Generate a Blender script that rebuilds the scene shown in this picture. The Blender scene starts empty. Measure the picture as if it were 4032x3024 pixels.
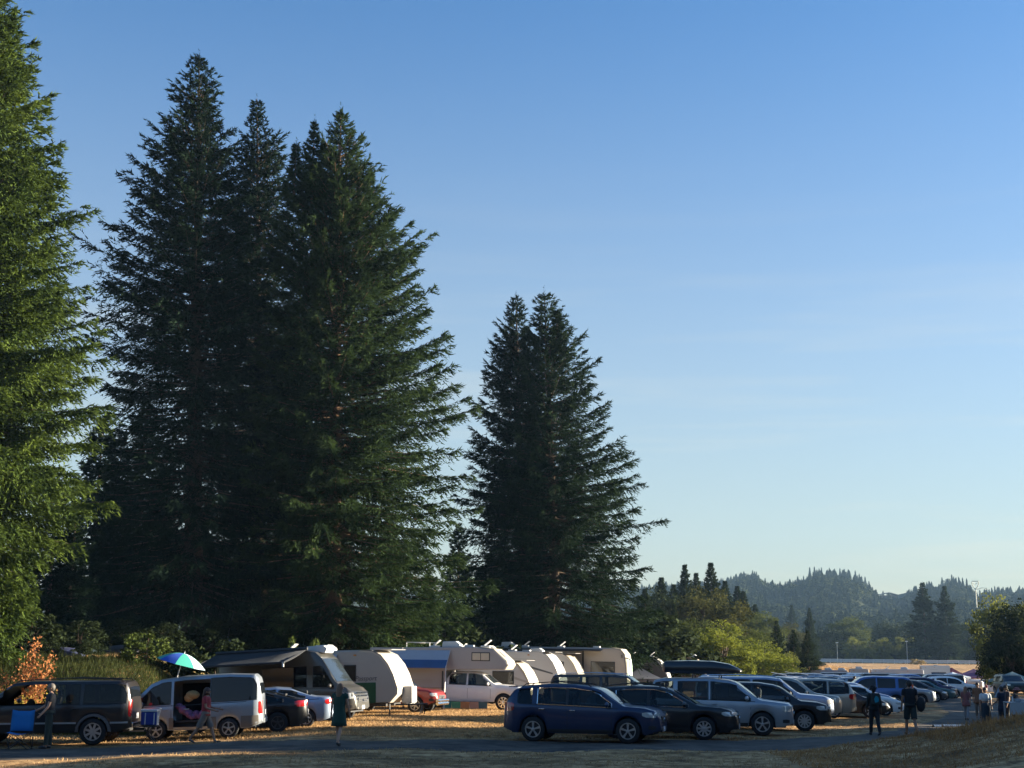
import bpy, bmesh, math, random
import numpy as np
from mathutils import Vector, Matrix, noise as mnoise
R = math.radians
random.seed(7)
scene = bpy.context.scene
COL = scene.collection

# ---------------------------------------------------------------- camera
FPX = 5300.0; CX, CY = 2016.0, 1512.0; CAMH = 2.45
PITCH = math.atan((2588-1512)/FPX); ROLL = R(0.7)
_F = np.array([0, math.cos(PITCH), math.sin(PITCH)])
_U0 = np.array([0, -math.sin(PITCH), math.cos(PITCH)]); _R0 = np.array([1.0, 0, 0])
_R = math.cos(ROLL)*_R0 + math.sin(ROLL)*_U0
_U = -math.sin(ROLL)*_R0 + math.cos(ROLL)*_U0
cam_d = bpy.data.cameras.new('camera'); cam = bpy.data.objects.new('camera', cam_d); COL.objects.link(cam)
cam_d.sensor_fit = 'HORIZONTAL'; cam_d.sensor_width = 36.0; cam_d.lens = 36.0*FPX/4032.0
cam_d.clip_start = 0.5; cam_d.clip_end = 20000
cam.matrix_world = Matrix(((_R[0], _U[0], -_F[0], 0), (_R[1], _U[1], -_F[1], 0), (_R[2], _U[2], -_F[2], CAMH), (0, 0, 0, 1)))
scene.camera = cam
# ---------------------------------------------------------------- light
SUN_EL, SUN_AZ = 11.5, 13.0          # azimuth measured from +x towards +y
sd = Vector((math.cos(R(SUN_EL))*math.cos(R(SUN_AZ)), math.cos(R(SUN_EL))*math.sin(R(SUN_AZ)), math.sin(R(SUN_EL))))
sl = bpy.data.lights.new('sun', 'SUN'); sun = bpy.data.objects.new('sun', sl); COL.objects.link(sun)
sl.energy = 5.0; sl.angle = R(0.5); sl.color = (1.0, 0.88, 0.67)
sun.rotation_euler = sd.to_track_quat('Z', 'Y').to_euler(); sun.location = (60, 0, 60)
w = bpy.data.worlds.new('World'); scene.world = w; w.use_nodes = True
nt = w.node_tree; bg = nt.nodes['Background']
sky = nt.nodes.new('ShaderNodeTexSky'); sky.sky_type = 'NISHITA'; sky.sun_disc = False
sky.sun_elevation = R(SUN_EL); sky.sun_rotation = R(90-SUN_AZ)
sky.air_density = 1.3; sky.dust_density = 1.0; sky.ozone_density = 6.6; sky.altitude = 50
# faint high cirrus and low-level haze of the evening sky
def wn(t, **k):
    n = nt.nodes.new(t)
    for a_, v_ in k.items(): setattr(n, a_, v_)
    return n
tcw = wn('ShaderNodeTexCoord'); sep = wn('ShaderNodeSeparateXYZ'); nt.links.new(tcw.outputs['Generated'], sep.inputs[0])
mpw = wn('ShaderNodeMapping'); mpw.inputs['Scale'].default_value = (1.2, 1.2, 16); mpw.inputs['Rotation'].default_value = (R(3), R(-3), 0); nt.links.new(tcw.outputs['Generated'], mpw.inputs[0])
nzw = wn('ShaderNodeTexNoise'); nzw.inputs['Scale'].default_value = 2.2; nzw.inputs['Detail'].default_value = 5; nzw.inputs['Roughness'].default_value = .55; nt.links.new(mpw.outputs[0], nzw.inputs[0])
r1w = wn('ShaderNodeMapRange'); nt.links.new(nzw.outputs['Fac'], r1w.inputs[0]); r1w.inputs[1].default_value = .50; r1w.inputs[2].default_value = .75; r1w.inputs[4].default_value = .22
r2w = wn('ShaderNodeMapRange'); nt.links.new(sep.outputs[2], r2w.inputs[0]); r2w.interpolation_type = 'SMOOTHSTEP'; r2w.inputs[1].default_value = .38; r2w.inputs[2].default_value = .12
r3w = wn('ShaderNodeMapRange'); nt.links.new(sep.outputs[2], r3w.inputs[0]); r3w.interpolation_type = 'SMOOTHSTEP'; r3w.inputs[1].default_value = .52; r3w.inputs[2].default_value = .0; r3w.inputs[4].default_value = .44
m1w = wn('ShaderNodeMath', operation='MULTIPLY'); nt.links.new(r1w.outputs[0], m1w.inputs[0]); nt.links.new(r2w.outputs[0], m1w.inputs[1])
m2w = wn('ShaderNodeMath', operation='ADD'); nt.links.new(m1w.outputs[0], m2w.inputs[0]); nt.links.new(r3w.outputs[0], m2w.inputs[1])
mxw = wn('ShaderNodeMix', data_type='RGBA'); nt.links.new(m2w.outputs[0], mxw.inputs[0]); nt.links.new(sky.outputs[0], mxw.inputs[6]); mxw.inputs[7].default_value = (3.6, 3.45, 2.7, 1)
nt.links.new(mxw.outputs[2], bg.inputs[0]); bg.inputs[1].default_value = 0.05
scene.view_settings.view_transform = 'Standard'; scene.view_settings.look = 'None'
scene.view_settings.exposure = 2.38; scene.view_settings.gamma = 1.0
scene.render.engine = 'CYCLES'
scene.cycles.max_bounces = 6; scene.cycles.transparent_max_bounces = 12; scene.cycles.volume_bounces = 0
scene.cycles.use_denoising = True
try: scene.cycles.denoiser = 'OPENIMAGEDENOISE'
except Exception: pass

# ---------------------------------------------------------------- helpers
def ss(a, b, x):
    t = np.clip((np.asarray(x, float)-a)/(b-a), 0, 1); return t*t*(3-2*t)
def terrain(x, y):
    x = np.asarray(x, float); y = np.asarray(y, float)
    z = -0.0055*np.clip(y-42, 0, 110) + 3.4*ss(200, 400, y) - 0.8*ss(146, 168, y)
    z = z - 0.28*ss(-5, -13, x)*(1-ss(60, 70, y))
    z = z + 2.55*ss(46.5, 61, y)*ss(-11.5, -17, x)*(1-ss(140, 200, y))
    z = z + 1.25*ss(8, 17, x)*(1-ss(38, 45, y))*ss(18, 30, y)
    z = z + 0.035*np.sin(x*0.9+y*0.37)*np.sin(y*0.8-x*0.23) + 0.02*np.sin(x*2.3+1.3)*np.sin(y*1.9)
    return z
def T(x, y): return float(terrain(x, y))
def ray(px, py):
    return _F*FPX + _R*(px-CX) + _U*(CY-py)
def P(px, py, Y):
    d = ray(px, py); k = Y/d[1]
    return Vector((d[0]*k, Y, CAMH+d[2]*k))
def G(px, py):
    d = ray(px, py); lo, hi = 5.0, None; y = 5.0; prev = None
    while y < 900:
        k = y/d[1]; z = CAMH+d[2]*k; g = T(d[0]*k, y)
        if z < g: break
        y *= 1.01
    return Vector((d[0]*y/d[1], y, T(d[0]*y/d[1], y)))
def GX(px, Y, py=2600):
    d = ray(px, py); x = d[0]*Y/d[1]
    return Vector((x, Y, T(x, Y)))

MATS = {}
def node_mat(name):
    m = bpy.data.materials.new(name); m.use_nodes = True
    return m, m.node_tree.nodes, m.node_tree.links, m.node_tree.nodes['Principled BSDF']
def mat(name, col, rough=0.6, metal=0.0, var=0.12, scale=6.0, coat=0.0, spec=0.5, bump=0.0, dust=0.0):
    if name in MATS: return MATS[name]
    m, N, L, b = node_mat(name)
    c = (*col, 1)
    tc = N.new('ShaderNodeTexCoord'); nz = N.new('ShaderNodeTexNoise'); nz.inputs['Scale'].default_value = scale; nz.inputs['Detail'].default_value = 5
    L.new(tc.outputs['Object'], nz.inputs['Vector'])
    mx = N.new('ShaderNodeMix'); mx.data_type = 'RGBA'
    mx.inputs[6].default_value = tuple(max(0, v*(1-var)) for v in col)+(1,); mx.inputs[7].default_value = tuple(min(1, v*(1+var)) for v in col)+(1,)
    L.new(nz.outputs['Fac'], mx.inputs[0])
    out = mx.outputs[2]
    if dust > 0:
        # road dust low on the body
        sp = N.new('ShaderNodeSeparateXYZ'); L.new(tc.outputs['Object'], sp.inputs[0])
        mr = N.new('ShaderNodeMapRange'); mr.inputs[1].default_value = 0.75; mr.inputs[2].default_value = 0.2; mr.inputs[3].default_value = 0; mr.inputs[4].default_value = dust
        L.new(sp.outputs[2], mr.inputs[0])
        mu = N.new('ShaderNodeMath'); mu.operation = 'MULTIPLY'; L.new(mr.outputs[0], mu.inputs[0]); L.new(nz.outputs['Fac'], mu.inputs[1])
        m2 = N.new('ShaderNodeMix'); m2.data_type = 'RGBA'; m2.inputs[7].default_value = (0.12, 0.10, 0.075, 1)
        L.new(mu.outputs[0], m2.inputs[0]); L.new(out, m2.inputs[6]); out = m2.outputs[2]
    L.new(out, b.inputs['Base Color'])
    b.inputs['Roughness'].default_value = rough; b.inputs['Metallic'].default_value = metal
    b.inputs['Specular IOR Level'].default_value = spec
    if coat: b.inputs['Coat Weight'].default_value = coat; b.inputs['Coat Roughness'].default_value = 0.06
    if bump:
        bp = N.new('ShaderNodeBump'); bp.inputs['Strength'].default_value = bump; bp.inputs['Distance'].default_value = 0.02
        L.new(nz.outputs['Fac'], bp.inputs['Height']); L.new(bp.outputs[0], b.inputs['Normal'])
    MATS[name] = m; return m
def paint(name, col, metal=0.2, rough=0.35): return mat(name, col, rough, metal, 0.08, 3.0, coat=0.45, dust=0.35)
def leaf_mat(name, c1, c2, c3=None, transl=0.25, scale=0.6):
    if name in MATS: return MATS[name]
    m, N, L, b = node_mat(name)
    tc = N.new('ShaderNodeTexCoord'); n1 = N.new('ShaderNodeTexNoise'); n1.inputs['Scale'].default_value = scale; n1.inputs['Detail'].default_value = 6; n1.inputs['Roughness'].default_value = 0.7
    L.new(tc.outputs['Object'], n1.inputs['Vector'])
    cr = N.new('ShaderNodeValToRGB'); e = cr.color_ramp.elements
    e[0].position = 0.36; e[0].color = (*c1, 1); e[1].position = 0.62; e[1].color = (*c2, 1)
    if c3: k = cr.color_ramp.elements.new(0.78); k.color = (*c3, 1)
    L.new(n1.outputs['Fac'], cr.inputs[0])
    L.new(cr.outputs[0], b.inputs['Base Color']); b.inputs['Roughness'].default_value = 0.85; b.inputs['Specular IOR Level'].default_value = 0.04
    tr = N.new('ShaderNodeBsdfTranslucent'); L.new(cr.outputs[0], tr.inputs[0])
    ms = N.new('ShaderNodeMixShader'); ms.inputs[0].default_value = transl
    L.new(b.outputs[0], ms.inputs[1]); L.new(tr.outputs[0], ms.inputs[2]); L.new(ms.outputs[0], N['Material Output'].inputs[0])
    MATS[name] = m; return m

def tag(o, label=None, cat=None, group=None, kind=None):
    if label: o['label'] = label
    if cat: o['category'] = cat
    if group: o['group'] = group
    if kind: o['kind'] = kind
    return o
def empty(name, loc=(0, 0, 0), rz=0, label=None, cat=None, group=None):
    o = bpy.data.objects.new(name, None); COL.objects.link(o); o.location = loc; o.rotation_euler = (0, 0, rz); o.empty_display_size = 0.3
    return tag(o, label, cat, group)
def link(name, me, parent=None):
    o = bpy.data.objects.new(name, me); COL.objects.link(o)
    if parent: o.parent = parent
    return o
def copy_tree(o, parent=None):
    c = o.copy(); COL.objects.link(c)
    if parent: c.parent = parent
    for ch in list(o.children): copy_tree(ch, c)
    return c
def tri_mesh(name, V, m, nper=3):
    V = np.ascontiguousarray(V, dtype=np.float32).reshape(-1, 3); n = len(V); nf = n//nper
    me = bpy.data.meshes.new(name); me.vertices.add(n); me.vertices.foreach_set('co', V.ravel())
    me.loops.add(nf*nper); me.loops.foreach_set('vertex_index', np.arange(nf*nper, dtype=np.int32))
    me.polygons.add(nf); me.polygons.foreach_set('loop_start', np.arange(0, nf*nper, nper, dtype=np.int32))
    try: me.polygons.foreach_set('loop_total', np.full(nf, nper, dtype=np.int32))
    except Exception: pass
    me.update(); me.validate()
    if m: me.materials.append(m)
    return me

class MB:
    def __init__(s): s.v = []; s.f = []
    def add(s, vs, fs):
        k = len(s.v); s.v += [tuple(v) for v in vs]; s.f += [tuple(k+i for i in f) for f in fs]; return s
    def box(s, c, d, rot=None, taper=1.0):
        hx, hy, hz = d[0]/2, d[1]/2, d[2]/2
        vs = [Vector((x*(taper if z > 0 else 1), y*(taper if z > 0 else 1), z)) for x, y, z in ((-hx,-hy,-hz),(hx,-hy,-hz),(hx,hy,-hz),(-hx,hy,-hz),(-hx,-hy,hz),(hx,-hy,hz),(hx,hy,hz),(-hx,hy,hz))]
        if rot is not None: vs = [rot @ v for v in vs]
        c = Vector(c)
        return s.add([v+c for v in vs], [(0,3,2,1),(4,5,6,7),(0,1,5,4),(1,2,6,5),(2,3,7,6),(3,0,4,7)])
    def tube(s, pts, rad, n=8, cap=True, ell=None):
        pts = [Vector(p) for p in pts]
        if not hasattr(rad, '__len__'): rad = [rad]*len(pts)
        rings = []
        up = Vector((0, 0, 1))
        for i, p in enumerate(pts):
            d = (pts[min(i+1, len(pts)-1)]-pts[max(i-1, 0)])
            if d.length < 1e-6: d = Vector((0, 0, 1))
            d.normalize()
            a = Vector((1, 0, 0)) if abs(d.x) < 0.9 else Vector((0, 1, 0))
            if abs(d.z) > 0.9: a = Vector((1, 0, 0))
            u = (a - d*a.dot(d)).normalized(); v = d.cross(u)
            ru, rv = (rad[i], rad[i]) if not hasattr(rad[i], '__len__') else rad[i]
            rings.append([p+u*math.cos(t*2*math.pi/n)*ru+v*math.sin(t*2*math.pi/n)*rv for t in range(n)])
        return s.rings(rings, cap)
    def rings(s, rings, cap=True, closed=True):
        n = len(rings[0]); vs = [v for r in rings for v in r]; fs = []
        for i in range(len(rings)-1):
            for j in range(n if closed else n-1):
                a = i*n+j; b = i*n+(j+1) % n; fs.append((a, b, b+n, a+n))
        if cap: fs.append(tuple(range(n-1, -1, -1))); k = (len(rings)-1)*n; fs.append(tuple(range(k, k+n)))
        return s.add(vs, fs)
    def prism(s, prof, y0, y1):           # prof in (x,z), extruded along y
        n = len(prof); vs = [(x, y0, z) for x, z in prof]+[(x, y1, z) for x, z in prof]
        fs = [tuple(range(n)), tuple(range(2*n-1, n-1, -1))]+[(i, i+n, (i+1) % n+n, (i+1) % n) for i in range(n)]
        return s.add(vs, fs)
    def sphere(s, c, r, nu=10, nv=7, zc=(-1, 1)):
        if not hasattr(r, '__len__'): r = (r, r, r)
        c = Vector(c); rings = []
        for i in range(nv+1):
            zz = zc[0]+(zc[1]-zc[0])*i/nv; zz = math.sin(math.asin(zc[0])+(math.asin(zc[1])-math.asin(zc[0]))*i/nv)
            q = math.sqrt(max(0.0004, 1-zz*zz))
            rings.append([c+Vector((math.cos(t*2*math.pi/nu)*q*r[0], math.sin(t*2*math.pi/nu)*q*r[1], zz*r[2])) for t in range(nu)])
        return s.rings(rings, True)
    def lathe_y(s, prof, n=24, c=(0, 0, 0), cap=True):   # prof (y, r) around the y axis
        rings = [[(c[0]+r*math.cos(2*math.pi*t/n), c[1]+y, c[2]+r*math.sin(2*math.pi*t/n)) for t in range(n)] for y, r in prof]
        return s.rings(rings, cap)
    def build(s, name, m, parent=None, smooth=30, bevel=0, label=None):
        me = bpy.data.meshes.new(name); me.from_pydata(s.v, [], s.f); me.validate()
        bm = bmesh.new(); bm.from_mesh(me); bmesh.ops.recalc_face_normals(bm, faces=bm.faces); bm.to_mesh(me); bm.free()
        if m: me.materials.append(m)
        if smooth:
            for p in me.polygons: p.use_smooth = True
            try: me.set_sharp_from_angle(angle=R(smooth))
            except Exception: pass
        o = link(name, me, parent)
        if bevel:
            b = o.modifiers.new('b', 'BEVEL'); b.width = bevel; b.segments = 2; b.limit_method = 'ANGLE'; b.angle_limit = R(40)
        if label: o['label'] = label
        return o
def interp(pts, x):
    if x <= pts[0][0]: return pts[0][1]
    for (a, b), (c, d) in zip(pts, pts[1:]):
        if x <= c: return b+(d-b)*(x-a)/(c-a) if c > a else d
    return pts[-1][1]
# ================================================================ ground
def grid_coords(segs):
    out = [segs[0][0]]
    for a, b, n in segs: out += list(np.linspace(a, b, n+1)[1:])
    return np.array(out)
gx = grid_coords([(-1800, -200, 24), (-200, -40, 40), (-40, 40, 200), (40, 200, 40), (200, 1800, 24)])
gy = grid_coords([(-300, 10, 20), (10, 26, 16), (26, 70, 120), (70, 220, 120), (220, 460, 50), (460, 2600, 24)])
XX, YY = np.meshgrid(gx, gy); ZZ = terrain(XX, YY)
nx, ny = len(gx), len(gy)
V = np.stack([XX, YY, ZZ], -1).reshape(-1, 3)
idx = np.arange(nx*ny).reshape(ny, nx)
Fq = np.stack([idx[:-1, :-1], idx[:-1, 1:], idx[1:, 1:], idx[1:, :-1]], -1).reshape(-1, 4)
me = bpy.data.meshes.new('ground'); me.from_pydata(V.tolist(), [], Fq.tolist())
for p in me.polygons: p.use_smooth = True
gm, N, L, b = node_mat('dry_grass_ground')
tc = N.new('ShaderNodeTexCoord')
def nz(scale, det=6, rough=0.65, stretch=None):
    n = N.new('ShaderNodeTexNoise'); n.inputs['Scale'].default_value = scale; n.inputs['Detail'].default_value = det; n.inputs['Roughness'].default_value = rough
    if stretch:
        mp = N.new('ShaderNodeMapping'); mp.inputs['Scale'].default_value = stretch; L.new(tc.outputs['Object'], mp.inputs[0]); L.new(mp.outputs[0], n.inputs[0])
    else: L.new(tc.outputs['Object'], n.inputs['Vector'])
    return n
def ramp(src, stops):
    r = N.new('ShaderNodeValToRGB'); e = r.color_ramp.elements
    e[0].position, e[0].color = stops[0][0], (*stops[0][1], 1); e[1].position, e[1].color = stops[-1][0], (*stops[-1][1], 1)
    for p_, c_ in stops[1:-1]: k = e.new(p_); k.color = (*c_, 1)
    L.new(src, r.inputs[0]); return r
def mixc(f, a, b_):
    m_ = N.new('ShaderNodeMix'); m_.data_type = 'RGBA'
    for s_, v_ in ((0, f), (6, a), (7, b_)):
        if hasattr(v_, 'is_linked'): L.new(v_, m_.inputs[s_])
        else: m_.inputs[s_].default_value = v_ if s_ == 0 else (*v_, 1)
    return m_.outputs[2]
n1 = nz(2.2, 8, 0.75); n2 = nz(0.28, 6); n3 = nz(14, 4, 0.8)
straw = ramp(n1.outputs['Fac'], [(0.38, (0.13, 0.068, 0.032)), (0.5, (0.46, 0.27, 0.122)), (0.62, (0.68, 0.44, 0.22))])
dull = ramp(n3.outputs['Fac'], [(0.38, (0.05, 0.03, 0.016)), (0.62, (0.25, 0.15, 0.07))])
f2 = ramp(n2.outputs['Fac'], [(0.45, (0, 0, 0)), (0.62, (0.75, 0.75, 0.75))])
c1 = mixc(f2.outputs[0], straw.outputs[0], dull.outputs[0])
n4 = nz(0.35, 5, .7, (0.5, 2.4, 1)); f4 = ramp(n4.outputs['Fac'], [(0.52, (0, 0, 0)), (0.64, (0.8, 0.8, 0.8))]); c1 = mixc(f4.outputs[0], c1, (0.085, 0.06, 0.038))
# green bank on the left under the firs
spx = N.new('ShaderNodeSeparateXYZ'); L.new(tc.outputs['Object'], spx.inputs[0])
def mrange(src, a, b_, c=0.0, d=1.0):
    r_ = N.new('ShaderNodeMapRange'); r_.inputs[1].default_value = a; r_.inputs[2].default_value = b_; r_.inputs[3].default_value = c; r_.inputs[4].default_value = d; L.new(src, r_.inputs[0]); return r_.outputs[0]
def mul(a, b_):
    m_ = N.new('ShaderNodeMath'); m_.operation = 'MULTIPLY'; L.new(a, m_.inputs[0])
    if hasattr(b_, 'is_linked'): L.new(b_, m_.inputs[1])
    else: m_.inputs[1].default_value = b_
    return m_.outputs[0]
bk = mul(mul(mrange(spx.outputs[0], -8, -12), mrange(spx.outputs[1], 44.5, 47)), mrange(spx.outputs[1], 230, 200))
green = ramp(n1.outputs['Fac'], [(0.3, (0.03, 0.036, 0.013)), (0.6, (0.08, 0.08, 0.03)), (0.75, (0.2, 0.17, 0.08))])
c2 = mixc(bk, c1, green.outputs[0])
# ground beyond the far fence is green and dark
fr = mrange(spx.outputs[1], 400, 415)
c3 = mixc(fr, c2, (0.05, 0.06, 0.025))
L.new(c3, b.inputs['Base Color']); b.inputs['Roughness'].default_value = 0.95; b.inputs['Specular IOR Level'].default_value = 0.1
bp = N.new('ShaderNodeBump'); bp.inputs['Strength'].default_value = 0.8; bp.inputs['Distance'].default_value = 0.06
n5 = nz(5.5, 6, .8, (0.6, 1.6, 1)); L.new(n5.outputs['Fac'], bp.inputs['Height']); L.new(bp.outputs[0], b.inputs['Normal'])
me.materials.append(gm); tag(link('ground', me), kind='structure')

# ---- gravel road: strip that follows the terrain
def catmull(pts, n=12):
    out = []
    for i in range(len(pts)-1):
        p0 = Vector(pts[max(i-1, 0)]); p1 = Vector(pts[i]); p2 = Vector(pts[i+1]); p3 = Vector(pts[min(i+2, len(pts)-1)])
        for k in range(n):
            t = k/n; out.append(0.5*((2*p1)+(p2-p0)*t+(2*p0-5*p1+4*p2-p3)*t*t+(3*p1-p0-3*p2+p3)*t**3))
    out.append(Vector(pts[-1])); return out
def road(name, pts, width, m, lift=0.012, kind='structure', ragged=0.55):
    c = catmull([(p[0], p[1], 0) for p in pts], 24); rnd = random.Random(5); rows = []
    for i, p in enumerate(c):
        d = (c[min(i+1, len(c)-1)]-c[max(i-1, 0)]).normalized(); n_ = Vector((-d.y, d.x, 0)); row = []
        for k in range(9):
            o_ = (k/8-0.5)*width
            if k in (0, 8): o_ += rnd.uniform(-ragged, ragged)
            q = p+n_*o_; e = 0 if 0 < k < 8 else -0.03
            row.append((q.x, q.y, T(q.x, q.y)+lift+e))
        rows.append(row)
    mb = MB(); mb.rings(rows, cap=False, closed=False)
    return tag(mb.build(name, m, smooth=60), kind=kind)
rm, N, L, b = node_mat('gravel_road'); tc = N.new('ShaderNodeTexCoord')
a1 = nz(0.9, 8, .75); a2 = nz(25, 3, 0.8)
r1 = ramp(a1.outputs['Fac'], [(0.36, (0.05, 0.042, 0.036)), (0.64, (0.17, 0.14, 0.11))]); r2 = ramp(a2.outputs['Fac'], [(0.3, (0.55, 0.55, 0.55)), (0.7, (1.0, 1.0, 1.0))])
mm = N.new('ShaderNodeMix'); mm.data_type = 'RGBA'; mm.blend_type = 'MULTIPLY'; mm.inputs[0].default_value = 1; L.new(r1.outputs[0], mm.inputs[6]); L.new(r2.outputs[0], mm.inputs[7])
L.new(mm.outputs[2], b.inputs['Base Color']); b.inputs['Roughness'].default_value = 0.9; b.inputs['Specular IOR Level'].default_value = 0.2
road('road', [(-70, 36), (-45, 36.2), (-26, 36.6), (-14, 37.6), (-6, 38.8), (1, 39.6), (7, 41.0), (12, 44.5), (16.0, 50), (19.2, 57), (23, 66), (27.5, 80), (34, 104), (44, 140)], 5.2, rm)

# ---- dried grass tufts, one countless mass
def blades(n, xf, yf, hf, wf, rng, keep=None, lean=0.5):
    x = xf(n); y = yf(n); z = terrain(x, y)
    if keep is not None:
        k = keep(x, y); x, y, z = x[k], y[k], z[k]
    n = len(x); h = hf(n); a = rng.uniform(0, 2*np.pi, n); w_ = wf
    l1 = rng.normal(0, lean, n)*h; l2 = rng.normal(0, lean, n)*h
    A = np.stack([x-np.cos(a)*w_, y-np.sin(a)*w_, z-0.01], -1); B = np.stack([x+np.cos(a)*w_, y+np.sin(a)*w_, z-0.01], -1); C_ = np.stack([x+l1, y+l2, z+h], -1)
    return np.stack([A, B, C_], 1)
rng = np.random.default_rng(3)
RC = catmull([(p[0], p[1], 0) for p in [(-70, 36), (-45, 36.2), (-26, 36.6), (-14, 37.6), (-6, 38.8), (1, 39.6), (7, 41.0), (12, 44.5), (16.0, 50), (19.2, 57), (23, 66), (27.5, 80), (34, 104), (44, 140)]], 6)
RCa = np.array([(p.x, p.y) for p in RC])
def offroad(x, y, d=2.1):
    m_ = np.full(len(x), 1e9)
    for p in RCa: m_ = np.minimum(m_, (x-p[0])**2+(y-p[1])**2)
    return m_ > d*d
noisekeep = lambda x, y: offroad(x, y, 2.3) & ((np.sin(x*1.7+np.sin(y*1.1)*2)+np.sin(y*2.3+x*.6)+rng.normal(0, .9, len(x))) > 0.1)
Bv = np.concatenate([blades(120000, lambda n: rng.uniform(-22, 24, n), lambda n: rng.uniform(30.5, 62, n), lambda n: rng.uniform(0.02, 0.075, n), 0.012, rng, noisekeep, 0.7),
    blades(150000, lambda n: rng.uniform(-20, 6, n), lambda n: rng.uniform(43, 76, n), lambda n: rng.uniform(0.03, 0.09, n), 0.014, rng, lambda x, y: offroad(x, y, 2.2), 0.8),
    blades(60000, lambda n: rng.uniform(30, 80, n), lambda n: rng.uniform(195, 392, n), lambda n: rng.uniform(0.15, 0.4, n), 0.09, rng, None, 0.5)])
gmat = leaf_mat('dry_straw', (0.22, 0.13, 0.06), (0.60, 0.39, 0.19), (0.74, 0.53, 0.28), 0.2, 1.5)
tag(link('dry_grass', tri_mesh('dry_grass', Bv, gmat)), 'short dried straw coloured grass over the field', 'grass', kind='stuff')
mk = lambda x, y: offroad(x, y, 2.4)
B2 = np.concatenate([
    blades(26000, lambda n: rng.uniform(7, 19, n), lambda n: rng.uniform(31, 45, n), lambda n: rng.uniform(0.03, 0.10, n), 0.012, rng, mk, 0.7),
    blades(4000, lambda n: rng.uniform(11.5, 19, n), lambda n: rng.uniform(36, 43, n), lambda n: rng.uniform(0.08, 0.28, n), 0.012, rng, mk, 0.45)])
tag(link('mound_grass', tri_mesh('mound_grass', B2, leaf_mat('mound_straw', (0.24, 0.115, 0.045), (0.52, 0.28, 0.11), (0.68, 0.41, 0.18), 0.2, 1.5))), 'longer brown grass on the low mound at the lower right', 'grass', kind='stuff')
# bank: green meadow grass
bankx = lambda n: rng.uniform(-34, -10, n); banky = lambda n: 46.5+14*rng.random(n)
B3 = blades(110000, bankx, banky, lambda n: rng.gamma(3, 0.055, n)+0.04, 0.016, rng, lambda x, y: (x < -11.5-0.25*(y-47)*(y < 51)) , 0.35)
tag(link('bank_grass', tri_mesh('bank_grass', B3, leaf_mat('bank_grass', (0.022, 0.03, 0.011), (0.065, 0.075, 0.024), (0.22, 0.19, 0.09), 0.3, 0.8))), 'long green and seeding grass on the bank behind the cars', 'grass', kind='stuff')

# ================================================================ trees
bark = mat('bark', (0.075, 0.055, 0.042), 0.9, 0, 0.5, 9, spec=0.1, bump=0.6)
bark_red = mat('bark_red', (0.16, 0.10, 0.065), 0.9, 0, 0.45, 9, spec=0.1, bump=0.6)
def bough_blades(rng, org, az, L_, slope, k2, k3, dens, bl, bw, droop):
    """needle sprays of one bough; returns (n,3,3)"""
    m_ = max(8, int(L_/0.085*dens)); t = rng.uniform(0.10, 1.0, m_)**0.8
    rad = np.array([math.cos(az), math.sin(az), 0]); tan = np.array([-math.sin(az), math.cos(az), 0])
    base = org+rad*(L_*t)[:, None]; base[:, 2] += L_*(slope*t+k2*t**2+k3*t**3)
    side = rng.choice([-1, 1], m_); ph = rng.normal(0.85, 0.22, m_)*(1-0.55*t)+0.15
    d = rad*np.cos(ph)[:, None]+tan*(side*np.sin(ph))[:, None]; d[:, 2] += (slope+2*k2*t+3*k3*t*t)*0.8*np.cos(ph)+rng.normal(-0.08, 0.26, m_)
    l = np.clip(0.24*L_*(1.08-t)+min(0.34, 0.10+0.1*L_), 0.14, 1.25)*rng.uniform(0.6, 1.15, m_)
    K = 8; s = (np.arange(K)[None]+rng.random((m_, K)))/K
    pos = base[:, None]+d[:, None]*(s*l[:, None])[..., None]; pos[..., 2] -= droop*(s**2)*l[:, None]
    pos = pos.reshape(-1, 3); dd = np.repeat(d, K, 0)+rng.normal(0, 0.45, (m_*K, 3)); dd[:, 2] -= droop*0.55
    dd /= np.linalg.norm(dd, axis=1)[:, None]+1e-9
    ln = bl*rng.uniform(0.6, 1.25, m_*K); wv = np.cross(dd, rng.normal(0, 1, (m_*K, 3))); wv /= np.linalg.norm(wv, axis=1)[:, None]+1e-9; wv *= bw*rng.uniform(.6, 1.2, (m_*K, 1))
    return np.stack([pos-wv, pos+wv, pos+dd*ln[:, None]], 1)
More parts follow.
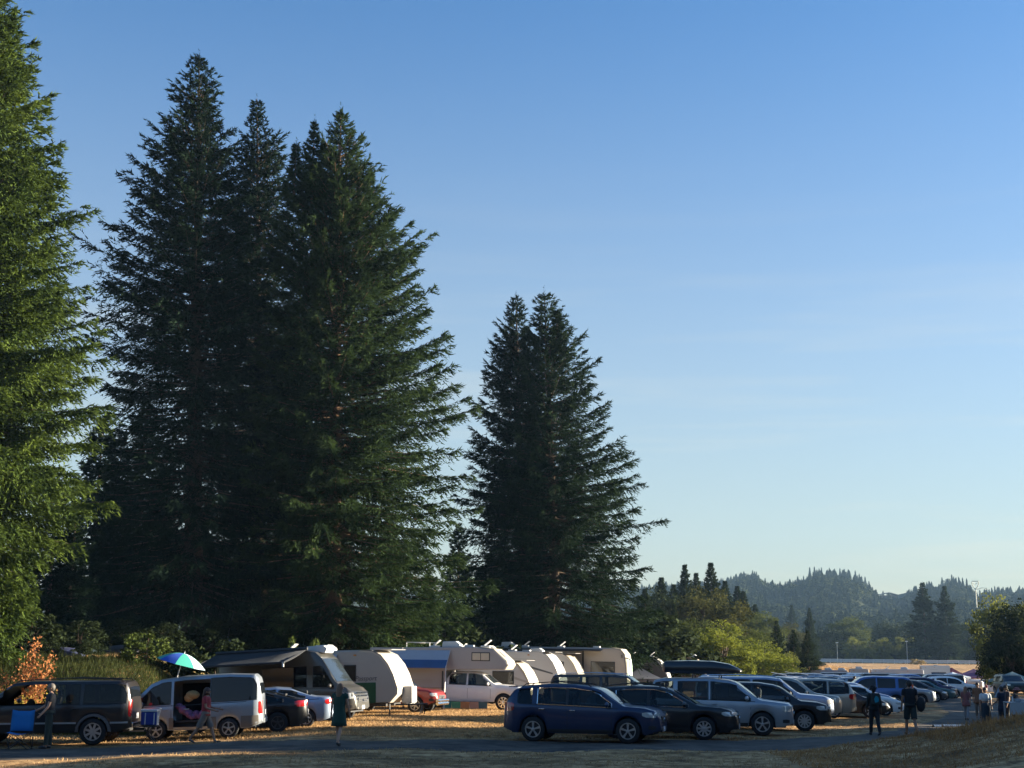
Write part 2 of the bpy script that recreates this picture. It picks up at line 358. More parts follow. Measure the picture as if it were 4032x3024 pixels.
def conifer(rng, H, prof, z0, dens=1.0, bl=0.26, bw=0.042, step=0.40, per=6, axis=lambda z: (0, 0), droop=0.45, gap=0.12, wood=True, top_up=0.75, zrange=None, reg=0.0):
    """prof(z) -> left, right, depth radius. returns crown triangles, MB of limbs"""
    out = []; mb = MB(); z = z0
    while z < H-0.15:
        f = (z-z0)/(H-z0); f = max(0, min(1, f)); l, r, dp = prof(z)
        step_ = step*(1-0.45*f); n = per+int(2.5*(1-f)) if f < 0.9 else 5
        ph0 = rng.uniform(0, 6.28); whf = float(np.clip(rng.normal(0.93, 0.13), 0.6, 1.12)); lob = rng.normal(0, .12, 4)
        for k in range(n):
            if rng.random() < gap*(1-f): continue
            az = ph0+k*2*math.pi/n+rng.normal(0, 0.2); c, s_ = math.cos(az), math.sin(az)
            rr = math.hypot((r if c > 0 else l)*c, dp*s_)*(whf if reg == 0 else 1)*float(np.clip(rng.normal(0.96, 0.12), 0.5, 1.12))
            if rr < 0.12: rr = 0.12
            slope = -0.22+0.95*f**1.6*top_up+rng.normal(0, 0.06); k2 = -0.22*(1-f); k3 = 0.22
            ax = axis(z); zz = z+rng.uniform(-.25, .25)*step_-rr*(slope+k2+k3)*0.55
            org = np.array([ax[0], ax[1], zz])
            out.append(bough_blades(rng, org, az, rr, slope, k2, k3, dens, bl*min(1, .55+.35*rr), bw*min(1, .6+.3*rr), droop*(1-0.5*f)*rng.uniform(.7, 1.3)))
            if wood and rr > 1.0:
                pts = [(org[0]+c*rr*t, org[1]+s_*rr*t, zz+rr*(slope*t+k2*t*t+k3*t**3)) for t in (0, .35, .7, 0.95)]
                mb.tube(pts, [0.035+0.009*rr, 0.02+0.005*rr, 0.014, 0.006], 4, False)
        z += step_*rng.uniform(0.6, 1.35)
    ax = axis(H)
    for _ in range(16):
        hh_ = rng.random()*1.2; p = np.array([ax[0], ax[1], H+.5-hh_]); a = rng.uniform(0, 6.28); d = np.array([math.cos(a)*.3, math.sin(a)*.3, 0.22])*(.25+hh_*.6)
        out.append(np.array([[p-[.02, 0, 0], p+[.02, 0, 0], p+d]]))
    return np.concatenate(out, 0), mb
def trunk_into(mb, H, r0, axis, n=10, z0=-0.4):
    pts = []; rad = []
    for i in range(11):
        z = z0+(H-z0)*i/10; a = axis(max(z, 0)); pts.append((a[0], a[1], z)); rad.append(max(0.015, r0*(1-i/10)**0.85*(1.25 if i == 0 else 1)))
    mb.tube(pts, rad, n, False)

def sil_tree(name, Y, base_px, sil, seed, fm, label, depth=0.9, extra=(), dens=1.0, z0f=0.05, cat='fir tree', r0=0.5, group=None, bm=None, bl=0.26, gap=0.12, per=7, step=0.38, droop=0.6, top_up=0.75, skirt=None):
    """sil: list of (view_y, x_left, axis_x, x_right) read off in 2212-px units"""
    q = 4032/2212
    S = []
    for vy, xl, xa, xr in sil:
        a = P(xa*q, vy*q, Y); l = P(xl*q, vy*q, Y); r = P(xr*q, vy*q, Y); S.append((a.z, a.x, a.x-l.x, r.x-a.x))
    S.sort(key=lambda s: s[0])
    bx = GX(base_px*q, Y).x; gz = T(bx, Y)
    H = S[-1][0]-gz
    zs = [s[0]-gz for s in S]; axs = [s[1]-bx for s in S]; ls = [s[2] for s in S]; rs = [s[3] for s in S]
    axis = lambda z: (float(np.interp(z, [0]+zs, [0]+axs)), 0.0)
    prof = lambda z: (float(np.interp(z, zs, ls)), float(np.interp(z, zs, rs)), depth*0.5*(float(np.interp(z, zs, ls))+float(np.interp(z, zs, rs))))
    rg = np.random.default_rng(seed)
    tr, mb = conifer(rg, H, prof, H*z0f, dens, axis=axis, gap=gap, bl=bl, per=per, step=step, droop=droop, top_up=top_up)
    trunk_into(mb, H, r0, axis)
    for (ex, ey, cut) in extra:           # further leaders: top px, and how far down they split off
        tp = P(ex*q, ey*q, Y); Hx = tp.z-gz; dx = tp.x-bx; lo = Hx-cut
        pr2 = lambda z, Hx=Hx, cut=cut: tuple(v*(Hx-z)/cut for v in (cut*.24, cut*.24, cut*.24))
        t2, m2 = conifer(rg, Hx, pr2, lo, dens, axis=lambda z, dx=dx, lo=lo, Hx=Hx: (dx, 0), bl=bl, gap=0.05)
        tr = np.concatenate([tr, t2]); mb.tube([(axis(lo-2)[0], 0, lo-2.5), (dx, 0, lo), (dx, 0, Hx)], [0.12, 0.09, 0.01], 6, False)
        mb.v += []
    root = empty(name, (bx, Y, gz), 0, label, cat, group)
    link('crown', tri_mesh('crown', tr, fm), root)
    mb.build('trunk', bm or bark, root, smooth=60)
    return root
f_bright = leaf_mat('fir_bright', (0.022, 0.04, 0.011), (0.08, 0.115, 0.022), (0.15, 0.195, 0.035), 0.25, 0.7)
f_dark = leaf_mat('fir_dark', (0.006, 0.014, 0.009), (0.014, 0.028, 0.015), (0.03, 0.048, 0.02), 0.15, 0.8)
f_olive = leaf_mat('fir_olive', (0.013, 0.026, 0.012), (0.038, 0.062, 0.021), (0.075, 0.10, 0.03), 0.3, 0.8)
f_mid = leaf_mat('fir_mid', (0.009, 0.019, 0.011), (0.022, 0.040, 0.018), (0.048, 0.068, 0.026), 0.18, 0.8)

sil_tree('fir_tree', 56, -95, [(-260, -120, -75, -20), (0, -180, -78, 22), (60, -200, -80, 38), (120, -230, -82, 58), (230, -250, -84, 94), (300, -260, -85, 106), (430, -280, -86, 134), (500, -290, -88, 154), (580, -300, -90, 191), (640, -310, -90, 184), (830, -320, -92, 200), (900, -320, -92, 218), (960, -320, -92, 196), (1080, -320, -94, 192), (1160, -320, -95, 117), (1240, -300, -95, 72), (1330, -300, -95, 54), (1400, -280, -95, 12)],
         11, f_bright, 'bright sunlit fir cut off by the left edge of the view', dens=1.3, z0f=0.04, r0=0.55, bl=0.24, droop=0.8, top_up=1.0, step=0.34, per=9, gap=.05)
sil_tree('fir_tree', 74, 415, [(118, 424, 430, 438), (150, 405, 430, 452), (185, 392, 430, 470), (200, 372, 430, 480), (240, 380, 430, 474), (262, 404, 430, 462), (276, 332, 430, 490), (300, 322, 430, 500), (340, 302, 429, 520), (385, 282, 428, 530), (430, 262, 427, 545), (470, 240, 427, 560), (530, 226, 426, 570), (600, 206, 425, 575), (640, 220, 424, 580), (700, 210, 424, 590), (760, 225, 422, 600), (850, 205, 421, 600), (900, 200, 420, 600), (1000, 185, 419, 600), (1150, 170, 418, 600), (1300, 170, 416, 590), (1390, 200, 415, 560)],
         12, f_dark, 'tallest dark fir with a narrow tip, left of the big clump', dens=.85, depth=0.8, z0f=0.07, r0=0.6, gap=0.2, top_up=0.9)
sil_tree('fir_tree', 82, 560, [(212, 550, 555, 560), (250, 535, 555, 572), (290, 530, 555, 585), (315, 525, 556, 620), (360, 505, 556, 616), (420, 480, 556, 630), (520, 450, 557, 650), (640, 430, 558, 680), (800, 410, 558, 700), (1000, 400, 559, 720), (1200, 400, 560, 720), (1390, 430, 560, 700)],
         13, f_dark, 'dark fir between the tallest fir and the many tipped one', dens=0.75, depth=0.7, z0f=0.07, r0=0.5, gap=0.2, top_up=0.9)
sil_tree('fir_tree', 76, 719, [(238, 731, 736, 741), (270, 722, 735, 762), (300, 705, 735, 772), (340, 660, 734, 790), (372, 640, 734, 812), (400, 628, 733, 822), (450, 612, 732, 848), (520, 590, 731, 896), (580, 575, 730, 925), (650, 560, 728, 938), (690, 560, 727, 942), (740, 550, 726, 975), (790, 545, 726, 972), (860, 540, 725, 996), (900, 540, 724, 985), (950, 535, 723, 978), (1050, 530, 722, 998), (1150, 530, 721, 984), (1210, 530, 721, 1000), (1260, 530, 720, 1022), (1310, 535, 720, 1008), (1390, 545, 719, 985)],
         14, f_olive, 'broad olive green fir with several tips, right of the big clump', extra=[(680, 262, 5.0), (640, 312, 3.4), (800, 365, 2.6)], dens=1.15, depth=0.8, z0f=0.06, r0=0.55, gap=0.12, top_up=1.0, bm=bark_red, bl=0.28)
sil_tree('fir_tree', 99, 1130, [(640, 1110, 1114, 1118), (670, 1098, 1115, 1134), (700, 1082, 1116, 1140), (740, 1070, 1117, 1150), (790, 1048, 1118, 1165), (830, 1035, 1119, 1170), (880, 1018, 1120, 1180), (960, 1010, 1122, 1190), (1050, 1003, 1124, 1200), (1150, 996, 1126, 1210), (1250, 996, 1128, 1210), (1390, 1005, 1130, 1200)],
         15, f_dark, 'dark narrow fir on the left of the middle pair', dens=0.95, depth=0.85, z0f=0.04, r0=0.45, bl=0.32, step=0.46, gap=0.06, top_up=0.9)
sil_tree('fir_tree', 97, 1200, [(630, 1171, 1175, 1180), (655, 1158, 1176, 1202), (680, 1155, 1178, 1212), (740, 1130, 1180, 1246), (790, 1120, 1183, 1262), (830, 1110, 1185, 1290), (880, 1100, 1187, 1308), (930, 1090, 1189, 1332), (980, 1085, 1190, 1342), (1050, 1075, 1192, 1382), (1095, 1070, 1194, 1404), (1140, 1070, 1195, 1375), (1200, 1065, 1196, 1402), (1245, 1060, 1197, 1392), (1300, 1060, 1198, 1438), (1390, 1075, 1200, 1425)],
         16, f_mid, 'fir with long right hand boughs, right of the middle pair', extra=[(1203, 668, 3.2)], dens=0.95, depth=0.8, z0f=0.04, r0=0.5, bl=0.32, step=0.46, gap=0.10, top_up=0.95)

# generic shared conifer meshes (unit tree of given size) -----------------------------------
def conifer_proto(seed, H, rad, fm, dens=0.5, bl=0.45, bw=0.08, step=0.6, z0f=0.06, power=0.85, ragged=0.0):
    rg = np.random.default_rng(seed); z0 = H*z0f
    ph = rg.uniform(0, 6, 3)
    def prof(z):
        f = (z-z0)/(H-z0); v = rad*max(0.02, (1-f))**power*(1+ragged*math.sin(z*1.7+ph[0])*math.sin(z*.6+ph[1])); return (v, v*(1+ragged*.5*math.sin(z+ph[2])), v)
    tr, mb = conifer(rg, H, prof, z0, dens, bl=bl, bw=bw, step=step, per=6, wood=False, gap=0.1)
    trunk_into(mb, H, 0.015*H, lambda z: (0, 0), 7)
    root = empty('fir_tree'); link('crown', tri_mesh('crown', tr, fm), root); mb.build('trunk', bark, root, smooth=60)
    return root
def decid_proto(seed, H, rad, fm, nclump=60, nleaf=110, leaf=0.28, z0f=0.18, name='broadleaf_tree', squash=1.0, multi=False, shape=1.0):
    rg = np.random.default_rng(seed); out = []
    cz = H*(1+z0f)/2; hz = H*(1-z0f)/2
    mb = MB(); mb.tube([(0, 0, -0.5), (0.1*rad*.3, 0, H*z0f), (0, 0.05*rad, H*0.55), (0, 0, H*0.85)], [0.035*H*.6, 0.026*H*.6, 0.014*H*.6, 0.02], 8, False)
    for i in range(nclump):
        u = rg.normal(0, 1, 3); u /= np.linalg.norm(u); rr = rg.uniform(0.35, 0.98)**0.6
        zz = u[2]*rr; q = rad*math.sqrt(max(0.05, 1-zz*zz*0.9)) if shape == 1.0 else rad*math.sqrt(max(0.05, 1-zz*zz))*(1-0.35*zz)
        c = np.array([u[0]*rr*q/max(0.3, math.sqrt(1-min(.95, zz*zz))), u[1]*rr*q/max(0.3, math.sqrt(1-min(.95, zz*zz))), cz+zz*hz])
        cr = rad*rg.uniform(0.16, 0.30); n = nleaf
        p = rg.normal(0, 1, (n, 3)); p /= np.linalg.norm(p, axis=1)[:, None]; p = p*(rg.uniform(0.2, 1, (n, 1))**0.5)*cr*np.array([1, 1, 0.7])+c
        a = rg.normal(0, 1, (n, 3)); a /= np.linalg.norm(a, axis=1)[:, None]; b_ = np.cross(a, rg.normal(0, 1, (n, 3))); b_ /= np.linalg.norm(b_, axis=1)[:, None]
        s = leaf*rg.uniform(.6, 1.2, (n, 1)); out.append(np.stack([p-b_*s*.5, p+b_*s*.5, p+a*s], 1))
        if i % 3 == 0: mb.tube([(0, 0, H*rg.uniform(z0f, .6)), tuple((c*np.array([.5, .5, 1])-np.array([0, 0, .08*H]))), tuple(c)], [0.010*H, 0.006*H, 0.01], 4, False)
    root = empty(name); link('crown', tri_mesh('crown', np.concatenate(out), fm), root); mb.build('trunk', bark, root, smooth=60)
    return root
_used = set()
def place_tree(proto, px, top, Y, label, cat, group=None, width=None, H0=None, rz=None, gz=None):
    """px, top: pixel of the axis and of the tree's top, in 4032-px units"""
    o = proto if proto.name not in _used else None
    if o is None: o = copy_tree(proto)
    _used.add(proto.name)
    b_ = GX(px, Y); t = P(px, top, Y); s = (t.z-b_.z)/H0
    o.location = b_; o.scale = (s*(width or 1), s*(width or 1), s); o.rotation_euler = (0, 0, rz if rz is not None else random.uniform(0, 6.28))
    tag(o, label, cat, group); return o
z8 = lambda a, b: (2500+0.6926*a, 2150+0.6926*b)
pc1 = conifer_proto(21, 22, 4.6, leaf_mat('far_fir', (0.014, 0.024, 0.011), (0.034, 0.05, 0.019), (0.07, 0.08, 0.03), 0.2, 0.4), 0.55, bl=0.5, bw=0.1, ragged=0.25)
pc2 = conifer_proto(22, 22, 5.8, MATS['far_fir'], 0.55, bl=0.55, bw=0.10, step=.8, power=0.85, ragged=0.22)
f_leafy = leaf_mat('leaf_green', (0.035, 0.05, 0.014), (0.09, 0.105, 0.028), (0.15, 0.15, 0.04), 0.3, 0.35)
f_yellow = leaf_mat('leaf_yellow', (0.09, 0.11, 0.018), (0.19, 0.21, 0.03), (0.28, 0.27, 0.05), 0.35, 0.5)
f_brown = leaf_mat('leaf_olive_brown', (0.03, 0.036, 0.013), (0.08, 0.08, 0.024), (0.13, 0.11, 0.032), 0.3, 0.4)
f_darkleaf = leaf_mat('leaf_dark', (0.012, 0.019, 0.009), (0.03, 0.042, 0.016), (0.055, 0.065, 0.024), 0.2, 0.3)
pd_g = decid_proto(31, 16, 6.5, f_leafy, 100, 150, 0.32, z0f=.1)
pd_y = decid_proto(32, 9, 4.4, f_yellow, 90, 170, 0.22, z0f=0.02)
pd_b = decid_proto(33, 16, 6.0, f_brown, 100, 150, 0.30, z0f=.12)
pd_d = decid_proto(34, 15, 7.5, f_darkleaf, 80, 110, 0.42, z0f=0.06)
f_sun_tint = leaf_mat('leaf_sun_tint', (0.06, 0.075, 0.02), (0.18, 0.19, 0.045), (0.27, 0.27, 0.07), 0.35, 0.3)  # leaf green brightened so the colour itself carries the sunlight on these crowns
pd_g2 = decid_proto(35, 12, 6.5, f_sun_tint, 90, 130, 0.34, z0f=0.03)

def zt(proto, zx, ztop, Y, label, cat, H0, width=None, group=None):
    x, y = z8(zx, ztop); return place_tree(proto, x, y, Y, label, cat, group, width, H0)
g1 = 'trees beyond the parked campers'
zt(pc1, 290, 102, 205, 'thin crowned tall fir, left of the two above the yellow green bushes', 'fir tree', 22, 1.0, g1)
zt(pc1, 440, 92, 200, 'ragged tall fir behind the olive brown tree', 'fir tree', 22, 1.2, g1)
zt(pc1, 155, 175, 190, 'shorter dark fir just right of the big middle pair', 'fir tree', 22, 1.3, g1)
zt(pd_d, 90, 250, 180, 'dark leafy tree behind the right edge of the middle pair', 'broadleaf tree', 15, 0.9, g1)
zt(pc2, 225, 330, 150, 'dark slim conifer in front of the two tall ragged firs', 'conifer', 22, 0.8, g1)
zt(pd_b, 400, 238, 165, 'olive brown round topped tree above the yellow bushes', 'broadleaf tree', 16, 1.25, g1)
zt(pd_g, 330, 400, 140, 'green broadleaf tree left of the bright yellow green one', 'broadleaf tree', 16, 1.2, g1)
zt(pd_y, 505, 440, 132, 'bright yellow green sunlit bushy tree', 'broadleaf tree', 9, 1.15, g1)
zt(pd_g, 600, 500, 140, 'green bushy tree between the bright yellow green one and the low bush', 'broadleaf tree', 16, 1.1, g1)
zt(pd_g, 640, 450, 150, 'green tree right behind the bright yellow green one', 'broadleaf tree', 16, 1.05, g1)
zt(pd_y, 720, 560, 138, 'low yellow green bush at the right end of the leafy clump', 'bush', 9, 1.6, g1)
zt(pd_g2, 810, 590, 150, 'rounded green bush just left of the small dark firs', 'bush', 12, 1.3, g1)
zt(pc1, 590, 225, 260, 'grey green fir behind the olive brown tree on its right', 'fir tree', 22, 1.3, g1)
zt(pd_g, 700, 360, 240, 'pale green broadleaf tree behind the leafy clump', 'broadleaf tree', 16, 1.0, g1)
for za_, zb_, Y_, w_, lb_ in [(520, 195, 240, 1.2, 'grey green fir right of the two tall ragged firs'), (355, 150, 232, 1.1, 'dark fir between the two tall ragged firs'), (225, 215, 215, 1.3, 'dark fir left of the two tall ragged firs'), (625, 255, 252, 1.3, 'grey green fir above the right part of the leafy clump'), (690, 330, 262, 1.3, 'lower grey green fir at the right end of the tall group'), (60, 240, 170, 1.2, 'dark fir tucked behind the lowest boughs of the middle pair')]:
    zt(pc1, za_, zb_, Y_, lb_, 'fir tree', 22, w_, g1)
g2 = 'small dark firs beside the field'
zt(pc2, 810, 425, 175, 'leftmost small dark fir beside the field', 'fir tree', 22, 1.05, g2)
zt(pc2, 905, 475, 170, 'middle small dark fir beside the field', 'fir tree', 22, 1.15, g2)
zt(pc2, 985, 478, 168, 'rightmost small dark fir, touching the sunlit field', 'fir tree', 22, 1.15, g2)
zt(pc2, 1000, 352, 330, 'pointed dark fir rising behind the three small firs', 'fir tree', 22, 0.9, g2)
zt(pc1, 900, 335, 520, 'hazy pale fir at the foot of the hill', 'fir tree', 22, 1.1, g2)
zt(pd_b, 880, 440, 300, 'brownish tree top between the small firs and the hill', 'broadleaf tree', 16, 1.2, g2)
g3 = 'trees along the far side of the field'
zt(pd_d, 1100, 470, 425, 'dark tree left end of the row beyond the field fence', 'broadleaf tree', 15, 1.6, g3)
zt(pd_g, 1215, 392, 430, 'tall round green tree above the far row', 'broadleaf tree', 16, 1.15, g3)
zt(pd_g, 1345, 480, 480, 'thin pale tree with an open crown in the far row', 'broadleaf tree', 16, 0.7, g3)
zt(pd_d, 1430, 430, 470, 'dark knobbly tree left of the two tall far firs', 'broadleaf tree', 15, 0.8, g3)
zt(pd_d, 1530, 440, 450, 'wide dark tree at the foot of the two tall far firs', 'broadleaf tree', 15, 1.5, g3)
zt(pc2, 1655, 208, 400, 'larger left one of the two tall far firs', 'fir tree', 22, 1.25, g3)
zt(pc2, 1780, 228, 398, 'slimmer right one of the two tall far firs', 'fir tree', 22, 1.1, g3)
zt(pd_d, 1910, 420, 430, 'dark round tree right of the two tall far firs', 'broadleaf tree', 15, 1.0, g3)
zt(pc2, 1975, 378, 420, 'small pointed fir left of the big right edge tree', 'fir tree', 22, 0.9, g3)
zt(pd_g2, 1255, 520, 408, 'sunlit yellowish bush left of the thin pale tree', 'bush', 12, 1.0, g3)
zt(pd_g2, 1405, 525, 408, 'sunlit rounded bush right of the thin pale tree', 'bush', 12, 1.1, g3)
zt(pd_g2, 1555, 508, 408, 'sunlit round tree with the light pole in front', 'broadleaf tree', 12, 0.95, g3)
zt(pd_g2, 1700, 535, 410, 'spreading green tree in front of the two tall far firs', 'broadleaf tree', 12, 1.35, g3)
zt(pd_g2, 1640, 585, 406, 'low green bush between the round and the spreading tree', 'bush', 12, 1.3, g3)
dk = [(1060, 560), (1120, 545), (1180, 555), (1300, 590), (1340, 600), (1450, 600), (1500, 590), (1610, 560), (1760, 575), (1820, 520), (1860, 560), (1930, 520), (1990, 500), (2050, 470), (2110, 500), (2180, 480)]
for i, (a, b_) in enumerate(dk):
    x, y = z8(a, b_)
    place_tree(pd_d, x, y, 416+6*(i % 3), 'dark rounded tree in the shaded mass beyond the field fence', 'broadleaf tree', 'dark trees beyond the field fence', 1.5, 15)
# right edge
zt(pd_g2, 2130, 292, 150, 'big green tree cut off by the right edge, with a yellowish top', 'broadleaf tree', 12, 0.72, 'trees at the right edge')
zt(pd_d, 2225, 310, 140, 'dark leafy tree at the very right edge behind the green canopy', 'broadleaf tree', 15, 0.8, 'trees at the right edge')
zt(pd_d, 2080, 430, 155, 'dark bushy tree right of the sunlit field, behind the maroon canopies', 'broadleaf tree', 15, 0.75, 'trees at the right edge')
zt(pd_d, 2150, 480, 138, 'low dark foliage just above the pale green canopy', 'bush', 15, 1.0, 'trees at the right edge')

# back trees closing the gaps below the big firs
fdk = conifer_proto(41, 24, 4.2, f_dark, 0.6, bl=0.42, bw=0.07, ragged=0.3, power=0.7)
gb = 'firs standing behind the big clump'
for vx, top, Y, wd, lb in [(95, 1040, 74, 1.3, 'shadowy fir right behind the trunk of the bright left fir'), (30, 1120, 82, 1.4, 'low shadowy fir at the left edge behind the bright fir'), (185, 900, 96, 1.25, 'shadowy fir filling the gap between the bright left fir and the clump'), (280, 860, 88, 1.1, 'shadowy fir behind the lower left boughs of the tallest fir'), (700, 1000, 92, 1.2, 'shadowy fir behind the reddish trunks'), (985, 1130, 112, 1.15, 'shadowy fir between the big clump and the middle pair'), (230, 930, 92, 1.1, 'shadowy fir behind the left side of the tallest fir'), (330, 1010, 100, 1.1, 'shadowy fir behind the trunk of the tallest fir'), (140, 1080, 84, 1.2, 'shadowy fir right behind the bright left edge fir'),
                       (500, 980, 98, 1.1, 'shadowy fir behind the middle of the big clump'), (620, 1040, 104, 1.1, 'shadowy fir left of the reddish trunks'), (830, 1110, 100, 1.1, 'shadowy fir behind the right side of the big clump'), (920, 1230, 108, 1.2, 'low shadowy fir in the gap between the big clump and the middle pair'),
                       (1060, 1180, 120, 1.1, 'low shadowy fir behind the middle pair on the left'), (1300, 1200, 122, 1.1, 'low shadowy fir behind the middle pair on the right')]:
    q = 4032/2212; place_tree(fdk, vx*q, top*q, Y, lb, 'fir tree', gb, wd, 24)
# understory shrubs below the clump
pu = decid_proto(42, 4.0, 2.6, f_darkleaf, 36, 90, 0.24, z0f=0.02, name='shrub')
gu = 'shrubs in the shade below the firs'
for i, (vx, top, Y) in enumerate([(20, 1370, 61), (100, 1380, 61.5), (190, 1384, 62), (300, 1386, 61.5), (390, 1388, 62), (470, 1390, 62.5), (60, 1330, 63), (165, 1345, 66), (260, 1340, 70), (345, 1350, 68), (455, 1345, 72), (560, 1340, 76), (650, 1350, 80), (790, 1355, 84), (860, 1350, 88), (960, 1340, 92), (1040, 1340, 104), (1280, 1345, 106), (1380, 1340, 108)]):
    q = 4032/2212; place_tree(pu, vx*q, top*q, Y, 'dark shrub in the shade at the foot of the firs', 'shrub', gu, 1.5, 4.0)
plit = decid_proto(43, 1.6, 1.1, leaf_mat('leaf_fresh', (0.03, 0.045, 0.013), (0.075, 0.10, 0.025), (0.12, 0.14, 0.04), 0.3, 1.5), 22, 60, 0.12, z0f=0.02, name='shrub')
for vx, top, Y, lb in [(318, 1368, 60, 'pale leaved small shrub below the tallest fir, left of the umbrella'), (640, 1380, 66, 'light green shrub above the roof of the grey camper van'), (690, 1384, 70, 'light green shrub between the reddish trunks and the roof air conditioner')]:
    place_tree(plit, vx*4032/2212, top*4032/2212, Y, lb, 'shrub', None, 1.2 if Y == 60 else .35, 1.6)
# orange sapling and the yellowing shrub
rg = np.random.default_rng(77)
def leafy(name, loc, stems, lm, label, cat, nl, ls, spread):
    root = empty(name, loc, 0, label, cat); mb = MB(); out = []
    for (dx, dy, hh, lean) in stems:
        pts = [(dx+lean*t*hh, dy, -0.1+hh*t) for t in (0, .3, .6, 1)]; mb.tube(pts, [0.02, .016, .011, .004], 5, False)
        for k in range(nl):
            t = rg.uniform(0.15, 1.03); c = np.array([dx+lean*t*hh, dy, hh*t])+rg.normal(0, spread*(1.15-t*.75), 3)
            a = rg.normal(0, 1, 3); a /= np.linalg.norm(a); b_ = np.cross(a, rg.normal(0, 1, 3)); b_ /= np.linalg.norm(b_); s = ls*rg.uniform(.6, 1.3)
            out.append([c-b_*s*.45, c+b_*s*.45, c+a*s])
    link('leaves', tri_mesh('leaves', np.array(out), lm), root); mb.build('stem', bark, root, smooth=60)
    return root
g_ = GX(78, 48.5)
leafy('sapling', g_, [(0, 0, 2.5, 0.22), (.15, .1, 2.1, .34), (-.25, 0, 1.7, -.1), (.1, -.1, 3.0, .16), (0.3, 0, 1.5, .3), (-.5, 0, 1.3, -.2), (-.1, .2, 2.2, .1), (.35, .1, 2.4, .3)], leaf_mat('leaf_orange', (0.28, 0.10, 0.04), (0.46, 0.22, 0.09), (0.6, 0.40, 0.22), 0.35, 3), 'young sapling with dry orange leaves behind the brown wagon', 'sapling', 230, 0.10, 0.27)
g_ = GX(60, 47.2)
leafy('shrub', g_, [(x*.35, rg.uniform(-.4, .4), rg.uniform(.8, 1.35), rg.uniform(-.3, .3)) for x in range(-4, 6)], leaf_mat('leaf_turning', (0.2, 0.15, 0.03), (0.36, 0.27, 0.06), (0.48, 0.27, 0.09), 0.35, 2), 'yellowing leafy shrub at the foot of the orange sapling', 'shrub', 120, 0.085, 0.28)
# tall seeding grass stalks on the bank
# ---- off-frame trees on the right that shade the foreground
pshade = decid_proto(51, 20, 6.5, f_darkleaf, 110, 170, 0.65, z0f=0.02)
gs = 'roadside trees outside the right of the view'
def shade(x, y, H, wd=1.0, lb=None):
    o = copy_tree(pshade) if 'sh' in _used else pshade
    _used.add('sh'); s = H/20; o.location = (x, y, T(x, y)); o.scale = (s*wd, s*wd, s); o.rotation_euler = (0, 0, random.uniform(0, 6))
    tag(o, lb or 'leafy roadside tree standing to the right of the view', 'broadleaf tree', gs)
for x, y, H, wd in [(43, 10, 15.5, 1.0), (45, 19, 15.5, 1.0), (44, 27, 15, 1.0), (45, 35, 15.5, 1.0), (46, 43, 15, 1.0), (45, 51, 13.6, 1.0), (45.5, 57.5, 12.2, .95), (44, 67, 10.4, 1.35), (50, 77, 9.2, 1.6), (55, 88, 9.2, 1.7), (60, 100, 9.2, 1.8), (66, 113, 9.4, 1.8), (72, 127, 9.6, 1.8), (79, 142, 9.6, 1.8), (56, 24, 15, 1.0), (57, 33.5, 15, 1.0), (56, 42, 15, 1.0), (57, 50, 14.0, 1.0)]:
    shade(x, y, H, wd)

for x, y, H, wd in [(-62, -6, 17, 1.3), (-50, -14, 18, 1.3), (-38, -17, 17, 1.4), (-26, -19, 19, 1.3), (-14, -20, 17, 1.4), (-2, -21, 18, 1.4), (10, -20, 18, 1.4), (22, -18, 17, 1.4), (33, -14, 18, 1.3)]:  # unseen trees added behind the camera to darken car reflections and sky fill
    shade(x, y, H, wd, 'unseen leafy tree added behind the viewpoint')
# ================================================================ hills
sky_pts = [(-300, 235), (40, 230), (120, 215), (200, 215), (300, 215), (420, 205), (520, 190), (600, 165), (680, 158), (740, 210), (830, 222), (900, 200), (975, 190), (995, 148), (1060, 142), (1160, 142), (1230, 158), (1290, 190), (1345, 245), (1380, 282), (1450, 292), (1530, 300), (1545, 262), (1600, 240), (1650, 225), (1740, 205), (1800, 188), (1880, 205), (1930, 262), (1950, 290), (1975, 270), (2020, 250), (2100, 245), (2180, 250), (2300, 240), (2600, 260)]
YR = 1250.0
rx = []; rz = []
for a, b_ in sky_pts:
    x, y = z8(a, b_); p = P(x, y, YR); rx.append(p.x); rz.append(p.z-6.5)
def hill(x, y):
    r = np.interp(x*YR/np.maximum(y, 300), rx, rz, left=60, right=60)
    n = 4*np.sin(x*.03+1)*np.sin(y*.02)+3*np.sin(x*.07)*np.cos(y*.035)
    return r*np.clip((y-560)/(YR-560), 0, 1)**1.3+n*ss(600, 800, y)*(1-ss(1050, 1150, y))*1.0+2.0
hx = np.linspace(-700, 1500, 180); hy = np.concatenate([np.linspace(470, YR, 60), np.linspace(YR+40, 2200, 10)])
HX, HY = np.meshgrid(hx, hy); HZ = np.where(HY <= YR, hill(HX, HY), hill(HX, YR)*(1-0.25*ss(YR, 2200, HY)))
HZ[0, :] = -3
idx = np.arange(HX.size).reshape(HX.shape); Fq = np.stack([idx[:-1, :-1], idx[:-1, 1:], idx[1:, 1:], idx[1:, :-1]], -1).reshape(-1, 4)
me = bpy.data.meshes.new('hills'); me.from_pydata(np.stack([HX, HY, HZ], -1).reshape(-1, 3).tolist(), [], Fq.tolist())
for p in me.polygons: p.use_smooth = True
me.materials.append(mat('hill_ground', (0.03, 0.04, 0.018), 0.95, 0, .4, .02, spec=0.1)); tag(link('hills', me), kind='structure')
